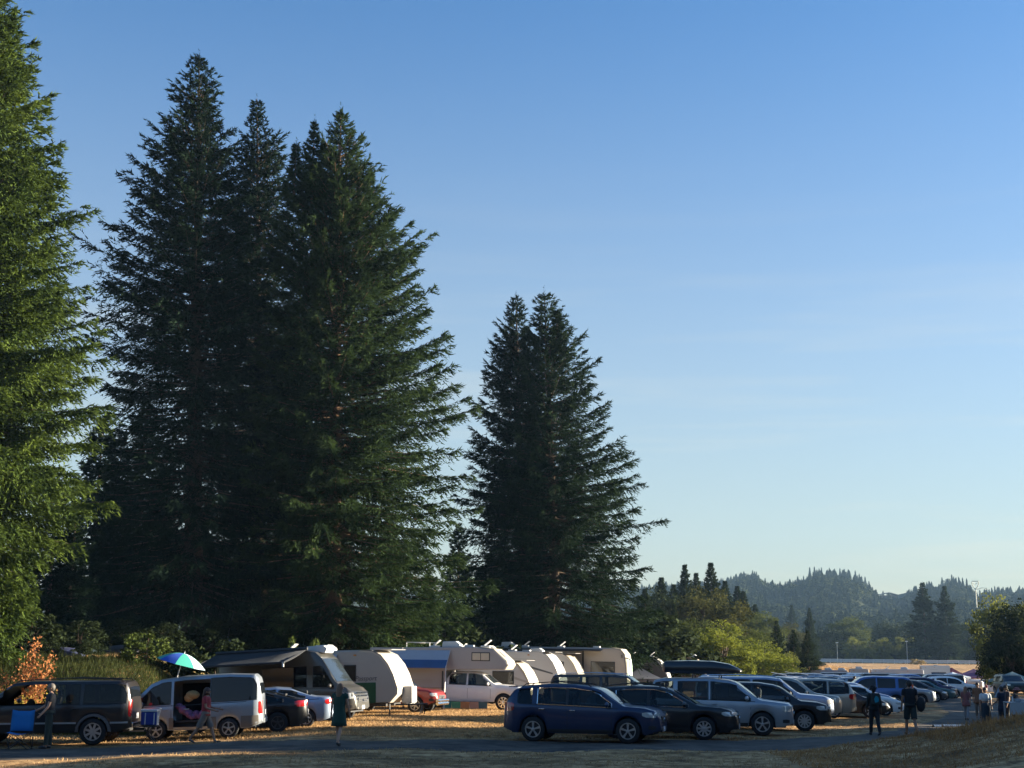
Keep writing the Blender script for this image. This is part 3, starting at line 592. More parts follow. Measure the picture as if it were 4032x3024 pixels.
# forest on the hills: one mass of small trees
rg = np.random.default_rng(8)
def cone_tree(n_layers=11, per=7):
    tr = []
    for i in range(n_layers):
        f = i/n_layers; z = 0.12+0.88*f; r = 0.30*(1-f)**0.9+0.015; ph = rg.uniform(0, 6)
        for k in range(per):
            a = ph+k*6.283/per+rg.normal(0, .15); rr = r*rg.uniform(.75, 1.15); w_ = 0.45
            tr.append([(0, 0, z+0.05), (rr*math.cos(a-w_), rr*math.sin(a-w_), z-.05), (rr*math.cos(a+w_), rr*math.sin(a+w_), z-.06)])
            tr.append([(0, 0, z-0.02), (rr*1.15*math.cos(a), rr*1.15*math.sin(a), z-.03), (rr*.5*math.cos(a+.5), rr*.5*math.sin(a+.5), z-.1)])
    return np.array(tr)
def round_tree(n=260):
    p = rg.normal(0, 1, (n, 3)); p /= np.linalg.norm(p, axis=1)[:, None]; c = p*rg.uniform(.75, 1, (n, 1))*np.array([.34, .34, .38])+np.array([0, 0, .6])
    a = rg.normal(0, 1, (n, 3))+p*.3; a /= np.linalg.norm(a, axis=1)[:, None]; b_ = np.cross(a, p); b_ /= np.linalg.norm(b_, axis=1)[:, None]+1e-6
    return np.stack([c-b_*.045, c+b_*.045, c+a*.08], 1)
protos = [cone_tree() for _ in range(4)]+[round_tree() for _ in range(3)]
out = {0: [], 1: []}; n = 6500
tx = rg.uniform(30, 640, n); ty = 560+(YR-540)*rg.random(n)**0.8
vis = (tx/ty > -0.02+0.09) & (tx/ty < 0.42); tx, ty = tx[vis], ty[vis]
for x, y in zip(tx, ty):
    if abs(x-np.interp(0, [0, 1], [0, 0])) < 0: continue
    top = y > YR-90; con = rg.random() < (0.85 if top else 0.45)
    h = (rg.uniform(9, 18) if con else rg.uniform(9, 14)); h *= 1-0.45*max(0, min(1, (y-1080)/100))
    p = protos[rg.integers(0, 4)] if con else protos[rg.integers(4, 7)]
    a = rg.uniform(0, 6.28); c, s_ = math.cos(a), math.sin(a); q_ = p.copy()
    X = q_[..., 0]*c-q_[..., 1]*s_; Y_ = q_[..., 0]*s_+q_[..., 1]*c
    wd = h*rg.uniform(.8, 1.1)*(1 if con else 1.3)
    q_ = np.stack([X*wd+x, Y_*wd+y, q_[..., 2]*h+float(hill(np.array(x), np.array(y)))-1], -1)
    out[0 if con else 1].append(q_)
m_c = leaf_mat('hill_conifer', (0.012, 0.022, 0.012), (0.028, 0.042, 0.018), None, 0.0, 0.02); m_r = leaf_mat('hill_broadleaf', (0.018, 0.028, 0.011), (0.05, 0.062, 0.02), None, 0.0, 0.02)
tag(link('forest', tri_mesh('forest', np.concatenate(out[0]), m_c)), 'hazy conifer forest covering the far hills', 'forest', kind='stuff')
tag(link('woodland', tri_mesh('woodland', np.concatenate(out[1]), m_r)), 'paler broadleaf woods between the conifers on the far hills', 'woods', kind='stuff')
# ridge-line conifers one can tell apart
pr = conifer_proto(61, 18, 3.0, leaf_mat('ridge_conifer', (0.014, 0.024, 0.012), (0.03, 0.044, 0.018), None, 0.1, 0.1), 0.25, bl=0.9, bw=0.22, step=1.0)
for i, (a, b_) in enumerate([(600, 150), (622, 158), (668, 138), (690, 145), (740, 182), (775, 200), (800, 215), (825, 200), (865, 200), (925, 172), (958, 170), (993, 122), (1020, 118), (1060, 122), (1105, 124), (1135, 128), (1165, 126), (1190, 130), (1215, 135), (1252, 140), (1275, 158), (1308, 175), (1330, 200), (1350, 235), (1410, 255), (1745, 178), (1775, 185), (1800, 162), (1825, 178), (1840, 175), (1862, 180), (1885, 185), (1905, 235), (1960, 250), (2045, 228), (2120, 232), (2185, 225)]):
    x, y = z8(a, b_); o = copy_tree(pr) if 'pr' in _used else pr; _used.add('pr')
    Y = YR-8; t = P(x, y, Y); gz = float(hill(np.array(t.x), np.array(Y)))-2; s = max(8, t.z-gz)/18
    o.location = (t.x, Y, gz); o.scale = (s*.9, s*.9, s); o.rotation_euler = (0, 0, random.uniform(0, 6))
    tag(o, 'small hazy conifer standing on the ridge line of the far hills', 'conifer', 'conifers along the far ridge')
# house on the saddle
t = P(*z8(1435, 282), YR-25); hg = float(hill(np.array(t.x), np.array(YR-25)))
hroot = empty('hill_house', (t.x, YR-25, t.z-7), R(8), 'far wooden house with a low roof on the saddle of the hills', 'house')
wl = mat('house_wall', (0.16, 0.11, 0.08), .8)
mb = MB(); mb.box((0, 0, 3.5), (16, 9, 7)); mb.build('wall', wl, hroot, smooth=0)
mb = MB(); mb.prism([(-9.5, 7), (0, 9.2), (9.5, 7), (9.5, 7.4), (0, 9.7), (-9.5, 7.4)], -5.5, 5.5); mb.build('roof', mat('house_roof', (0.12, .10, .09), .8), hroot, smooth=0)
for k in (-5, 0, 5):
    MB().box((k, -4.53, 4.2), (2.6, 0.1, 2.2)).build('window', mat('house_glass', (0.03, .04, .05), .1), hroot, smooth=0)
# transmission-mast with the pale heart shaped head
t = P(*z8(1937, 250), 900); tz = P(*z8(1937, 200), 900).z
root = empty('mast', (t.x, 900, float(hill(np.array(t.x), np.array(900.)))-1), 0, 'pale thin mast with a heart shaped frame rising from the dip in the hills', 'mast')
mm_ = mat('mast_metal', (0.55, .52, .42), .5, .3)
hgt = tz-root.location.z; top = P(*z8(1937, 203), 900).z-root.location.z; u = 900/FPX*0.6926
MB().tube([(0, 0, 0), (0, 0, top-40*u*.9)], [0.6, .3], 6).build('pole', mm_, root)
hp = [(0, -44), (-10, -30), (-18, -14), (-19, 0), (-17, 3), (17, 3), (19, 0), (18, -14), (10, -30), (0, -44)]
MB().tube([(a*u, 0, top+b_*u) for a, b_ in hp], .28, 6, False).tube([(-10*u, 0, top-7*u), (0, 0, top-14*u), (10*u, 0, top-7*u)], .22, 6).build('heart_frame', mm_, root)
MB().tube([(6*u, 0, top-44*u), (34*u, 0, top-34*u), (56*u, 0, top-34*u), (58*u, 0, top-46*u)], .18, 6).build('side_arm', mm_, root)

# ---- far fence, poles, bush
def fence(y0, pxa, pxb, H, label, name='fence'):
    a = GX(pxa, y0); b_ = GX(pxb, y0)
    root = empty(name, a, 0, label, 'fence'); wm = mat('fence_white', (0.62, .64, .66), .5)
    n = int((b_-a).length/3.0); pan = MB(); 
    for i in range(n):
        x0, x1 = a.x+(b_.x-a.x)*i/n, a.x+(b_.x-a.x)*(i+1)/n
        for zz in (H*.35, H*.62, H*.9): pan.box(((x0+x1)/2-a.x, 0, T((x0+x1)/2, y0)-a.z+zz), (x1-x0-.02, 0.05, H*.2))
    pan.build('rails', wm, root, smooth=0)
    for i in range(n+1):
        x = a.x+(b_.x-a.x)*i/n; MB().box((x-a.x, 0.06, T(x, y0)-a.z+H*.5), (0.12, .07, H*1.06)).build('post', wm, root, smooth=0)
fence(392, 3228, 3900, 1.15, 'long pale rail fence along the far edge of the sunlit field')
def lpole(px, top, Y, label):
    g_ = GX(px, Y); t = P(px, top, Y); h = t.z-g_.z; root = empty('light_pole', g_, 0, label, 'light pole', 'light poles beyond the field')
    MB().tube([(0, 0, -.3), (0, 0, h-.2)], [0.11, .07], 8).build('pole', mat('pole_grey', (.45, .44, .4), .6), root)
    MB().box((0, 0, h-.1), (.7, .4, .22)).build('lamp_head', mat('lamp_white', (.75, .75, .72), .4), root, bevel=.05)
lpole(3298, 2529, 398, 'short pale light pole in front of the dark far trees'); lpole(3573, 2524, 396, 'taller pale light pole in front of the sunlit round tree')
pt = decid_proto(71, 2.4, 2.6, leaf_mat('leaf_tan', (.2, .15, .07), (.34, .27, .13), None, .3, 1), 26, 60, 0.3, z0f=0.02, name='shrub')
place_tree(pt, 3612, 2596, 375, 'tan dried shrub in front of the far fence', 'shrub', None, 1.4, 2.4)
# ================================================================ vehicles
glass = mat('tinted_glass', (0.008, 0.010, 0.012), 0.04, 0, .1, 2, spec=0.45)
glass_l = mat('windshield_glass', (0.022, 0.028, 0.033), 0.04, 0, .15, 1.5, spec=0.8)
plastic = mat('black_plastic', (0.018, 0.018, 0.02), 0.55)
rubber = mat('tyre_rubber', (0.012, 0.012, 0.013), 0.85, 0, .3, 8)
alloy = mat('alloy', (0.50, 0.51, 0.53), 0.3, 0.8)
alloy_d = mat('alloy_dark', (0.10, 0.10, 0.11), 0.35, 0.7)
chrome = mat('chrome', (0.75, 0.75, 0.76), 0.12, 1.0)
red_l = mat('lamp_red', (0.35, 0.012, 0.012), 0.12, 0, .2, 8, coat=1)
white_l = mat('lamp_clear', (0.55, 0.56, 0.55), 0.08, 0.3, .25, 14, coat=1)
plate_m = mat('number_plate', (0.6, 0.6, 0.62), 0.4)
PNT = dict(blue=paint('paint_blue', (0.008, 0.022, 0.068), .2), black=paint('paint_black', (0.008, 0.009, 0.012)), silver=paint('paint_silver', (0.30, 0.33, 0.37), .5), white=paint('paint_white', (0.72, 0.73, 0.74), 0),
    grey=paint('paint_grey', (0.10, 0.105, 0.11), .5), brown=paint('paint_brown', (0.020, 0.017, 0.017), .2), champagne=paint('paint_champagne', (0.34, 0.32, 0.28), .55), silverblue=paint('paint_silver_blue', (0.26, 0.33, 0.45), .5), red=paint('paint_red', (0.22, 0.022, 0.02), .2),
    darkgrey=paint('paint_dark_grey', (0.045, 0.048, 0.052), .4), midblue=paint('paint_mid_blue', (0.05, 0.13, 0.34), .4), green=paint('paint_green', (0.04, 0.06, 0.05), .3), taupe=paint('paint_taupe', (0.065, 0.062, 0.056), .3), teal=paint('paint_teal', (.05, .12, .13), .3), purple=paint('paint_purple', (.03, .02, .07), .4), paleblue=paint('paint_pale_blue', (.42, .48, .56), .4))

sg, N, L, b = node_mat('window_glass')
b.inputs['Base Color'].default_value = (.012, .015, .018, 1); b.inputs['Roughness'].default_value = .03; b.inputs['Specular IOR Level'].default_value = .6
tr_n = N.new('ShaderNodeBsdfTransparent'); tr_n.inputs[0].default_value = (.62, .68, .66, 1); ms = N.new('ShaderNodeMixShader'); fz = N.new('ShaderNodeFresnel'); fz.inputs[0].default_value = 1.45
mr_ = N.new('ShaderNodeMapRange'); mr_.inputs[3].default_value = .42; mr_.inputs[4].default_value = 1.0; L.new(fz.outputs[0], mr_.inputs[0]); L.new(mr_.outputs[0], ms.inputs[0])
L.new(tr_n.outputs[0], ms.inputs[1]); L.new(b.outputs[0], ms.inputs[2]); L.new(ms.outputs[0], N['Material Output'].inputs[0]); MATS['window_glass'] = sg
interior = mat('car_interior', (.045, .043, .042), .85)
TYPES = {
 'suv': dict(L=4.77, W=1.84, H=1.68, wx=(-1.43, 1.43), r=.365, belt=((-2.3, 1.12), (1.2, 1.0)), sill=.26,
   top=[(-2.38, .62), (-2.365, .98), (-2.31, 1.14), (-2.05, 1.50), (-1.82, 1.61), (-1.0, 1.68), (-.2, 1.68), (.35, 1.61), (.62, 1.52), (1.22, 1.12), (1.32, 1.07), (1.9, 1.03), (2.2, .95), (2.35, .80), (2.385, .64)],
   win=[(-1.93, -1.48), (-1.30, -.42), (-.36, .95)], ws=(.45, 1.24), rw=(-2.27, -2.0), hl=(1.86, 2.36, .76, .92), tl=(-2.37, -2.02, .88, 1.14)),
 'bigsuv': dict(L=5.57, W=1.98, H=1.86, tum=.15, wx=(-1.72, 1.62), r=.39, belt=((-2.7, 1.18), (1.3, 1.14)), sill=.36,
   top=[(-2.78, .62), (-2.77, 1.12), (-2.68, 1.66), (-2.6, 1.80), (-2.4, 1.85), (.2, 1.86), (.7, 1.80), (1.38, 1.27), (1.5, 1.22), (2.4, 1.15), (2.66, 1.06), (2.77, .9), (2.785, .7)],
   win=[(-2.64, -1.40), (-1.30, -.50), (-.40, 1.18)], ws=(.78, 1.40), rw=(-2.76, -2.65), hl=(2.5, 2.77, .86, 1.04), tl=(-2.78, -2.70, .8, 1.3)),
 'midsuv': dict(tum=.19, L=4.86, W=1.97, H=1.82, wx=(-1.40, 1.42), r=.38, belt=((-2.3, 1.15), (1.3, 1.10)), sill=.28,
   top=[(-2.43, .62), (-2.42, 1.05), (-2.32, 1.5), (-2.2, 1.74), (-1.9, 1.81), (-.2, 1.84), (.35, 1.78), (.6, 1.70), (1.28, 1.20), (1.42, 1.15), (2.05, 1.08), (2.3, 1.05), (2.4, .93), (2.43, .72)],
   win=[(-2.15, -1.55), (-1.38, -.36), (-.28, 1.05)], ws=(.5, 1.3), rw=(-2.4, -2.24), hl=(2.06, 2.42, .80, 1.0), tl=(-2.43, -2.3, .95, 1.4)),
 'minivan': dict(L=5.08, W=1.97, H=1.76, wx=(-1.5, 1.53), r=.345, belt=((-2.4, 1.12), (1.5, .98)), sill=.24,
   top=[(-2.54, .55), (-2.52, .98), (-2.44, 1.2), (-2.24, 1.58), (-2.05, 1.70), (-1.0, 1.76), (.2, 1.73), (.65, 1.63), (1.5, 1.10), (1.62, 1.06), (2.2, .88), (2.46, .68), (2.54, .5)],
   win=[(-2.22, -1.32), (-1.22, -.15), (-.05, 1.2)], ws=(.62, 1.55), rw=(-2.46, -2.2), hl=(2.1, 2.5, .62, .76), tl=(-2.54, -2.2, .86, 1.1)),
 'boxvan': dict(tum=.13, L=4.45, W=1.69, H=1.93, wx=(-1.18, 1.06), r=.31, belt=((-2.2, 1.12), (1.8, 1.02)), sill=.30,
   top=[(-2.22, .55), (-2.215, 1.04), (-2.13, 1.58), (-2.06, 1.84), (-1.96, 1.94), (-1.2, 1.98), (.2, 1.95), (.95, 1.86), (1.25, 1.74), (1.90, 1.12), (2.05, 1.02), (2.19, .84), (2.22, .6)],
   win=[(-2.04, -.62), (-.02, 1.0), (.62, 1.62)], ws=(1.28, 1.90), rw=(-2.20, -2.08), hl=(2.0, 2.21, .72, .88), tl=(-2.215, -2.1, .72, 1.12)),
 'sedan': dict(L=4.62, W=1.79, H=1.43, wx=(-1.33, 1.36), r=.32, belt=((-2.1, .98), (1.1, .88)), sill=.20,
   top=[(-2.31, .55), (-2.30, .88), (-2.2, 1.02), (-1.72, 1.06), (-1.55, 1.10), (-.85, 1.38), (-.3, 1.44), (.2, 1.42), (.45, 1.34), (1.05, .98), (1.18, .94), (1.9, .82), (2.2, .70), (2.31, .52)],
   win=[(-1.32, -.38), (-.30, .78)], ws=(.35, 1.08), rw=(-1.55, -.82), hl=(1.86, 2.27, .58, .70), tl=(-2.31, -2.02, .78, .96)),
 'fastback': dict(L=4.63, W=1.80, H=1.42, wx=(-1.33, 1.38), r=.335, belt=((-2.1, 1.0), (1.1, .86)), sill=.19,
   top=[(-2.31, .55), (-2.30, .9), (-2.2, 1.06), (-1.95, 1.09), (-.9, 1.37), (-.3, 1.42), (.15, 1.40), (.42, 1.32), (1.1, .95), (1.25, .91), (1.95, .78), (2.2, .68), (2.31, .5)],
   win=[(-1.5, -.42), (-.34, .8)], ws=(.35, 1.12), rw=(-1.9, -.9), hl=(1.85, 2.27, .58, .70), tl=(-2.31, -1.88, .84, 1.04)),
 'wagon': dict(L=4.82, W=1.84, H=1.62, wx=(-1.37, 1.37), r=.355, belt=((-2.2, 1.05), (1.2, .97)), sill=.25,
   top=[(-2.41, .6), (-2.395, .98), (-2.3, 1.2), (-2.05, 1.48), (-1.85, 1.56), (-.8, 1.63), (-.1, 1.62), (.35, 1.53), (1.15, 1.08), (1.27, 1.04), (1.9, .99), (2.2, .91), (2.37, .76), (2.41, .60)],
   win=[(-2.0, -1.46), (-1.36, -.38), (-.30, .9)], ws=(.4, 1.17), rw=(-2.3, -2.03), hl=(1.92, 2.37, .74, .88), tl=(-2.4, -2.1, .85, 1.05)),
 'hatch': dict(L=4.3, W=1.79, H=1.5, wx=(-1.27, 1.32), r=.32, belt=((-1.9, 1.02), (1.1, .92)), sill=.22,
   top=[(-2.14, .55), (-2.13, .92), (-2.02, 1.12), (-1.75, 1.38), (-1.5, 1.46), (-.5, 1.51), (.0, 1.49), (.35, 1.38), (1.05, 1.0), (1.18, .96), (1.75, .84), (2.02, .7), (2.15, .52)],
   win=[(-1.7, -1.3), (-1.22, -.35), (-.27, .78)], ws=(.32, 1.08), rw=(-2.05, -1.74), hl=(1.7, 2.1, .62, .76), tl=(-2.13, -1.9, .8, 1.02)),
 'pickup': dict(L=5.8, W=2.0, H=1.88, wx=(-1.85, 1.85), r=.40, belt=((-2.8, 1.3), (1.4, 1.18)), sill=.42,
   top=[(-2.9, .7), (-2.89, 1.3), (-1.2, 1.31), (-1.12, 1.33), (-1.02, 1.66), (-.8, 1.84), (-.5, 1.88), (.4, 1.88), (.75, 1.8), (1.35, 1.32), (1.48, 1.26), (2.5, 1.18), (2.78, 1.1), (2.88, .95), (2.9, .75)],
   win=[(-.92, -.05), (.05, 1.2)], ws=(.82, 1.38), rw=(-1.08, -.92), hl=(2.6, 2.88, .88, 1.08), tl=(-2.895, -2.80, .85, 1.22)),
 'smallpickup': dict(L=5.0, W=1.78, H=1.7, wx=(-1.45, 1.5), r=.36, belt=((-2.4, 1.12), (1.2, 1.03)), sill=.38,
   top=[(-2.5, .65), (-2.49, 1.14), (-.75, 1.15), (-.7, 1.17), (-.6, 1.5), (-.4, 1.67), (.3, 1.68), (.55, 1.6), (1.1, 1.14), (1.22, 1.1), (2.1, 1.02), (2.38, .93), (2.48, .78), (2.5, .62)],
   win=[(-.5, .02), (.1, .98)], ws=(.6, 1.13), rw=(-.66, -.5), hl=(2.2, 2.48, .76, .92), tl=(-2.495, -2.4, .75, 1.05)),
 'van': dict(L=5.95, W=2.02, H=2.75, wx=(-1.72, 1.95), r=.345, belt=((-2.9, 1.45), (2.3, 1.22)), sill=.30, tum=.075,
   top=[(-2.97, .62), (-2.96, 1.6), (-2.9, 2.55), (-2.8, 2.70), (-2.4, 2.75), (.9, 2.76), (1.35, 2.66), (1.62, 2.42), (2.2, 1.52), (2.36, 1.37), (2.66, 1.22), (2.86, 1.05), (2.95, .85), (2.97, .6)],
   win=[(-.35, 1.02), (1.28, 2.15)], ws=(1.62, 2.28), rw=(-2.955, -2.9), hl=(2.5, 2.9, .80, 1.05), tl=(-2.965, -2.85, .9, 1.4), roofband=1.42),
}
class Shell:
    def __init__(s, t):
        s.t = t; s.hw = t['W']/2; s.hl = t['L']/2
    def wid(s, x):
        d = s.hl-abs(x); return s.hw*(1-0.24*max(0, 1-d/0.34)**2-0.04*max(0, 1-d/1.3))
    def top(s, x): return interp(s.t['top'], x)
    def bot(s, x):
        t = s.t; z = t['sill']; d = s.hl-abs(x)
        z += 0.14*max(0, 1-d/0.4)
        for w_ in t['wx']:
            ra = t['r']+0.055
            if abs(x-w_) < ra: z = max(z, t['r']+math.sqrt(ra*ra-(x-w_)**2))
        return min(z, s.top(x)-0.05)
    def sec(s, x):
        t = s.t; w_ = s.wid(x); zb = s.bot(x); zt = s.top(x); (xa, za), (xb, zb2) = t['belt']
        bl = za+(zb2-za)*(x-xa)/(xb-xa); zs = min(bl, zt-0.045); zs = max(zs, zb+0.03); gh = max(0.02, zt-zs)
        tum = t.get('tum', 0.27)*gh+0.02; yt = max(.1, 0.965*w_-tum); q = zs-zb
        pts = [(w_*.95, zb), (w_*.985, zb+.12*q), (w_, zb+.40*q), (w_*.998, zb+.72*q), (w_*.985, zb+.93*q), (w_*.965, zs+.02*gh)]
        for k in (.3, .6, .86): pts.append((w_*.965+(yt-w_*.965)*k**1.15, zs+gh*k))
        rr = min(.09, gh*.3)
        pts += [(yt-rr*.35, zt-rr*.22), (yt-rr*1.3, zt-rr*.05+.0), (yt*.5, zt+.008), (0, zt+.014)]
        return pts
    def ys(s, x, z):
        p = s.sec(x)
        for (y0, z0), (y1, z1) in zip(p, p[1:9]):
            if z <= z1: return y0+(y1-y0)*max(0, (z-z0))/(max(1e-4, z1-z0))
        return p[8][0]
def car(kind, col, name='parked_car', lod=1, holes=(), label='', cat='car', group=None, rim='alloy', spokes=5, extras=(), trim=None, H=None):
    see = lod == 0 and kind not in ('van', 'boxvan')
    t = TYPES[kind]; S = Shell(t); pm = PNT[col]; root = empty(name, (0, 0, 0), 0, label, cat, group)
    (xa, za), (xb, zb2) = t['belt']; bl = lambda x: za+(zb2-za)*(x-xa)/(xb-xa)
    gm_ = 0.10 if kind != 'van' else .12
    def wtop(x):
        sl = abs(S.top(x+.03)-S.top(x-.03))/.06; return S.top(x)-gm_-min(.16, .09*sl)
    # stations
    xs = set([p[0] for p in t['top']]); n = int(t['L']/(0.07 if lod == 0 else 0.12))
    for i in range(n+1): xs.add(-S.hl+t['L']*i/n)
    for w_ in t['wx']:
        ra = t['r']+.055
        for k in range(9): xs.add(w_-ra*math.cos(math.pi*k/8)+(1e-4 if k == 0 else 0))
    xs = sorted(xs); xs2 = [xs[0]]
    for x in xs[1:]:
        if x-xs2[-1] > 0.012: xs2.append(x)
    xs = xs2
    rings = []
    for x in xs:
        p = S.sec(x); rings.append([(x, y, z) for y, z in p]+[(x, -y, z) for y, z in reversed(p[:-1])])
    mb = MB(); m_ = len(rings[0]); vs = [v for r in rings for v in r]; fs = []
    for i in range(len(rings)-1):
        for j in range(m_-1):
            xm = (xs[i]+xs[i+1])/2; zm = (rings[i][j][2]+rings[i][j+1][2])/2; ym = rings[i][j][1]
            if any(a <= xm <= b and c <= zm <= d and (sd_ == 0 or sd_*ym > 0) for a, b, c, d, sd_ in holes) and abs(ym) > .3: continue
            if see and 5 <= min(j, m_-2-j) <= 7 and any(a_+.02 < xm < b_-.02 for a_, b_ in t['win']) and bl(xm) < zm < wtop(xm)+.03 and xs[i+1]-xs[i] < .3: continue
            a = i*m_+j; fs.append((a, a+1, a+1+m_, a+m_))
    fs.append(tuple(range(m_))); fs.append(tuple(range((len(rings)-1)*m_, len(rings)*m_)))
    mb.add(vs, fs); body = mb.build('body', pm, root, smooth=38)
    # under body and wheel wells
    ub = MB(); hy = S.hw-.30
    if not holes: ub.box((0, 0, t['sill']+.24), (t['L']-.5, 2*hy, .5))
    else: ub.box((0, 0, t['sill']+.12), (t['L']-.5, 2*hy, .26))
    ub.box((0, 0, t['sill']+.05), ((t['wx'][1]-t['wx'][0])-2*t['r']-.16, 2*S.hw*.93, .08))
    ub.build('underbody', plastic, root, smooth=0)
    def patch(poly_cols, nm, m, off=.006, par=root, sides=(1, -1), join=False):
        """poly_cols: list of (x, z0, z1)"""
        mbs = MB()
        for sd_ in sides:
            mb = mbs if join else MB(); rows = []
            for x, z0, z1 in poly_cols:
                rows.append([(x, sd_*(S.ys(x, z0+(z1-z0)*k/3)+off), z0+(z1-z0)*k/3) for k in range(4)])
            mb.rings(rows, cap=False, closed=False)
            if not join: mb.build(nm, m, par, smooth=40)
        if join: return mbs.build(nm, m, par, smooth=40)
    (xa, za), (xb, zb2) = t['belt']; bl = lambda x: za+(zb2-za)*(x-xa)/(xb-xa)
    gm_ = 0.10 if kind != 'van' else .12
    def wincols(a, b, grow=0.0):
        cols = []; n = max(3, int((b-a)/.09)); dz = 0.001
        for i in range(n+1):
            x = a+(b-a)*i/n; sl = abs(S.top(x+.03)-S.top(x-.03))/.06
            z1 = S.top(x)-gm_-min(.16, .09*sl)+grow; z0 = bl(x)+(.02 if see else .045)-grow
            if kind == 'van': z1 = min(z1, 2.12+grow)
            if z1 > z0+.02: cols.append((x, z0, z1))
        return cols
    for k, (a, b) in enumerate(t['win']):
        cols = wincols(a, b)
        if len(cols) < 2: continue
        if any(h[0] < (a+b)/2 < h[1] for h in holes): continue
        patch(cols, 'window', sg if see else glass, .008)
        if lod == 0 and trim:
            if k == 1:
                c2_ = wincols(t['win'][1][0], t['win'][-1][1])
                for sd_ in (1, -1):
                    per = [(x, z0) for x, z0, z1 in c2_]+[(x, z1) for x, z0, z1 in reversed(c2_)]; per.append(per[0])
                    MB().tube([(x, sd_*(S.ys(x, z)+.012), z) for x, z in per], .014, 5, False).build('window_trim', trim, root, smooth=50)
                x0_, x1_ = t['win'][1][1], t['win'][2][0]; patch([(x0_-.01, bl(x0_)+.02, wtop(x0_)), (x1_+.01, bl(x1_)+.02, wtop(x1_))], 'door_pillar', plastic, .009)
        elif lod == 0:
            for sd_ in (1, -1):
                per = [(x, z0) for x, z0, z1 in cols]+[(x, z1) for x, z0, z1 in reversed(cols)]; per.append(per[0])
                MB().tube([(x, sd_*(S.ys(x, z)+.010), z) for x, z in per], .013 if trim else .010, 5, False).build('window_trim', trim if trim else plastic, root, smooth=50)
    if see and not holes:
        rowsx = [t['win'][-1][0]+.05] + ([t['win'][-2][0]+.05] if len(t['win']) > 1 else []); fl = bl(0)-.1
        for xs_ in rowsx:
            for y in (.40, -.40):
                MB().box((xs_, y*S.hw*1.05, fl-.02), (.14, .46, .62), Matrix.Rotation(R(-12), 3, 'Y')).box((xs_-.10, y*S.hw*1.05, fl+.36), (.08, .24, .17)).build('seat', interior, root, smooth=0, bevel=.03)
        MB().box((t['ws'][1]-.45, 0, bl(t['ws'][1]-.45)-.1), (.45, S.hw*1.6, .16)).build('dashboard', interior, root, smooth=0, bevel=.03)
    # windscreen and rear window
    for (a, b), nm, m in ((t['ws'], 'windshield', glass_l), (t['rw'], 'rear_window', glass)):
        rows = []; n = 6
        for i in range(n+1):
            x = a+.03+(b-a-.06)*i/n; zt_ = S.top(x); p = S.sec(x); yt = p[9][0]-.03
            sl = (S.top(x+.03)-S.top(x-.03))/.06; nv = Vector((-sl, 0, 1)).normalized()*.012
            rows.append([(x+nv.x, yt*q, interp([(0, p[12][1]), (p[11][0], p[11][1]), (p[10][0], p[10][1]), (p[9][0], p[9][1])], abs(yt*q))+nv.z) for q in (-1, -.75, -.4, 0, .4, .75, 1)])
        MB().rings(rows, cap=False, closed=False).build(nm, m, root, smooth=50)
    # lamps
    a, b, z0, z1 = t['hl']; cols = [(a+(b-a)*i/4, z0+(.05 if i == 0 else 0), z1-(0.0 if i else .03)-.03*i/4) for i in range(5)]
    patch(cols, 'headlight', white_l, .010)
    a, b, z0, z1 = t['tl']; cols = [(a+(b-a)*i/4, z0+(.06 if i == 4 else 0), z1-(.04 if i == 4 else 0)) for i in range(5)]
    patch(cols, 'taillight', red_l, .010)
    # grille, bumper trim, plate
    xf = S.hl; g0 = t['hl'][2]-.02
    MB().box((xf-.015, 0, g0-.05), (.05, S.wid(xf)*1.25, .2)).build('grille', plastic, root, smooth=0, bevel=.01)
    MB().box((xf-.03, 0, t['sill']+.14), (.08, S.wid(xf)*1.6, .12)).build('front_bumper', plastic if kind in ('suv', 'wagon', 'pickup') else pm, root, smooth=0, bevel=.02)
    MB().box((-xf+.02, 0, t['sill']+.2), (.10, S.wid(xf)*1.75, .16)).build('rear_bumper', plastic if kind in ('suv', 'wagon') else (chrome if 'pickup' in kind or kind == 'bigsuv' else pm), root, smooth=0, bevel=.03)
    MB().box((-xf-.012, 0, t['sill']+.45), (.012, .31, .16)).build('number_plate', plate_m, root, smooth=0)
    # mirrors
    for sd_ in (1, -1):
        xm = t['win'][-1][1]-.12; MB().sphere((xm, sd_*(S.ys(xm, bl(xm))+.12), bl(xm)+.10), (.07, .12, .085), 8, 6).build('mirror', plastic if col in ('silverblue', 'grey') else pm, root)
    # wheels
    rm = {'alloy': alloy, 'dark': alloy_d, 'chrome': chrome}[rim]
    for wx in t['wx']:
        for sd_ in (1, -1):
            r = t['r']; y = sd_*(S.hw-.115)
            ty = MB().lathe_y([(-.10, r*.62), (-.105, r*.9), (-.08, r*.985), (0, r), (.08, r*.985), (.105, r*.9), (.10, r*.62)], 28 if lod == 0 else 18, cap=False).build('tyre', rubber, None, smooth=50)
            ty.name = 'wheel'; ty.data.name = 'wheel'; ty.parent = root; ty.location = (wx, y, r)
            rb = MB(); o_ = sd_*.085; rb.lathe_y([(o_*.2, r*.60), (o_*1.2, r*.66), (o_*1.2, r*.60), (o_*.6, r*.57)], 22 if lod == 0 else 14, cap=False)
            for k in range(spokes):
                a_ = k*2*math.pi/spokes+.3
                pair = (-.09, .09) if spokes == 5 and lod == 0 else (0,)
                for dv in pair:
                    rot = Matrix.Rotation(-(a_+dv), 3, 'Y'); c = rot @ Vector((r*.34, o_*.85, 0)); rb.box(c, (r*.56, .035, r*(.09 if len(pair) > 1 else .16)), rot)
            rb.lathe_y([(o_*.5, .05), (o_*1.05, .055), (o_*1.12, .02)], 10)
            ro = rb.build('rim', rm, ty, smooth=35)
            MB().lathe_y([(o_*.25, r*.58), (o_*.3, .01)], 16).build('brake_disc', plastic, ty, smooth=30)
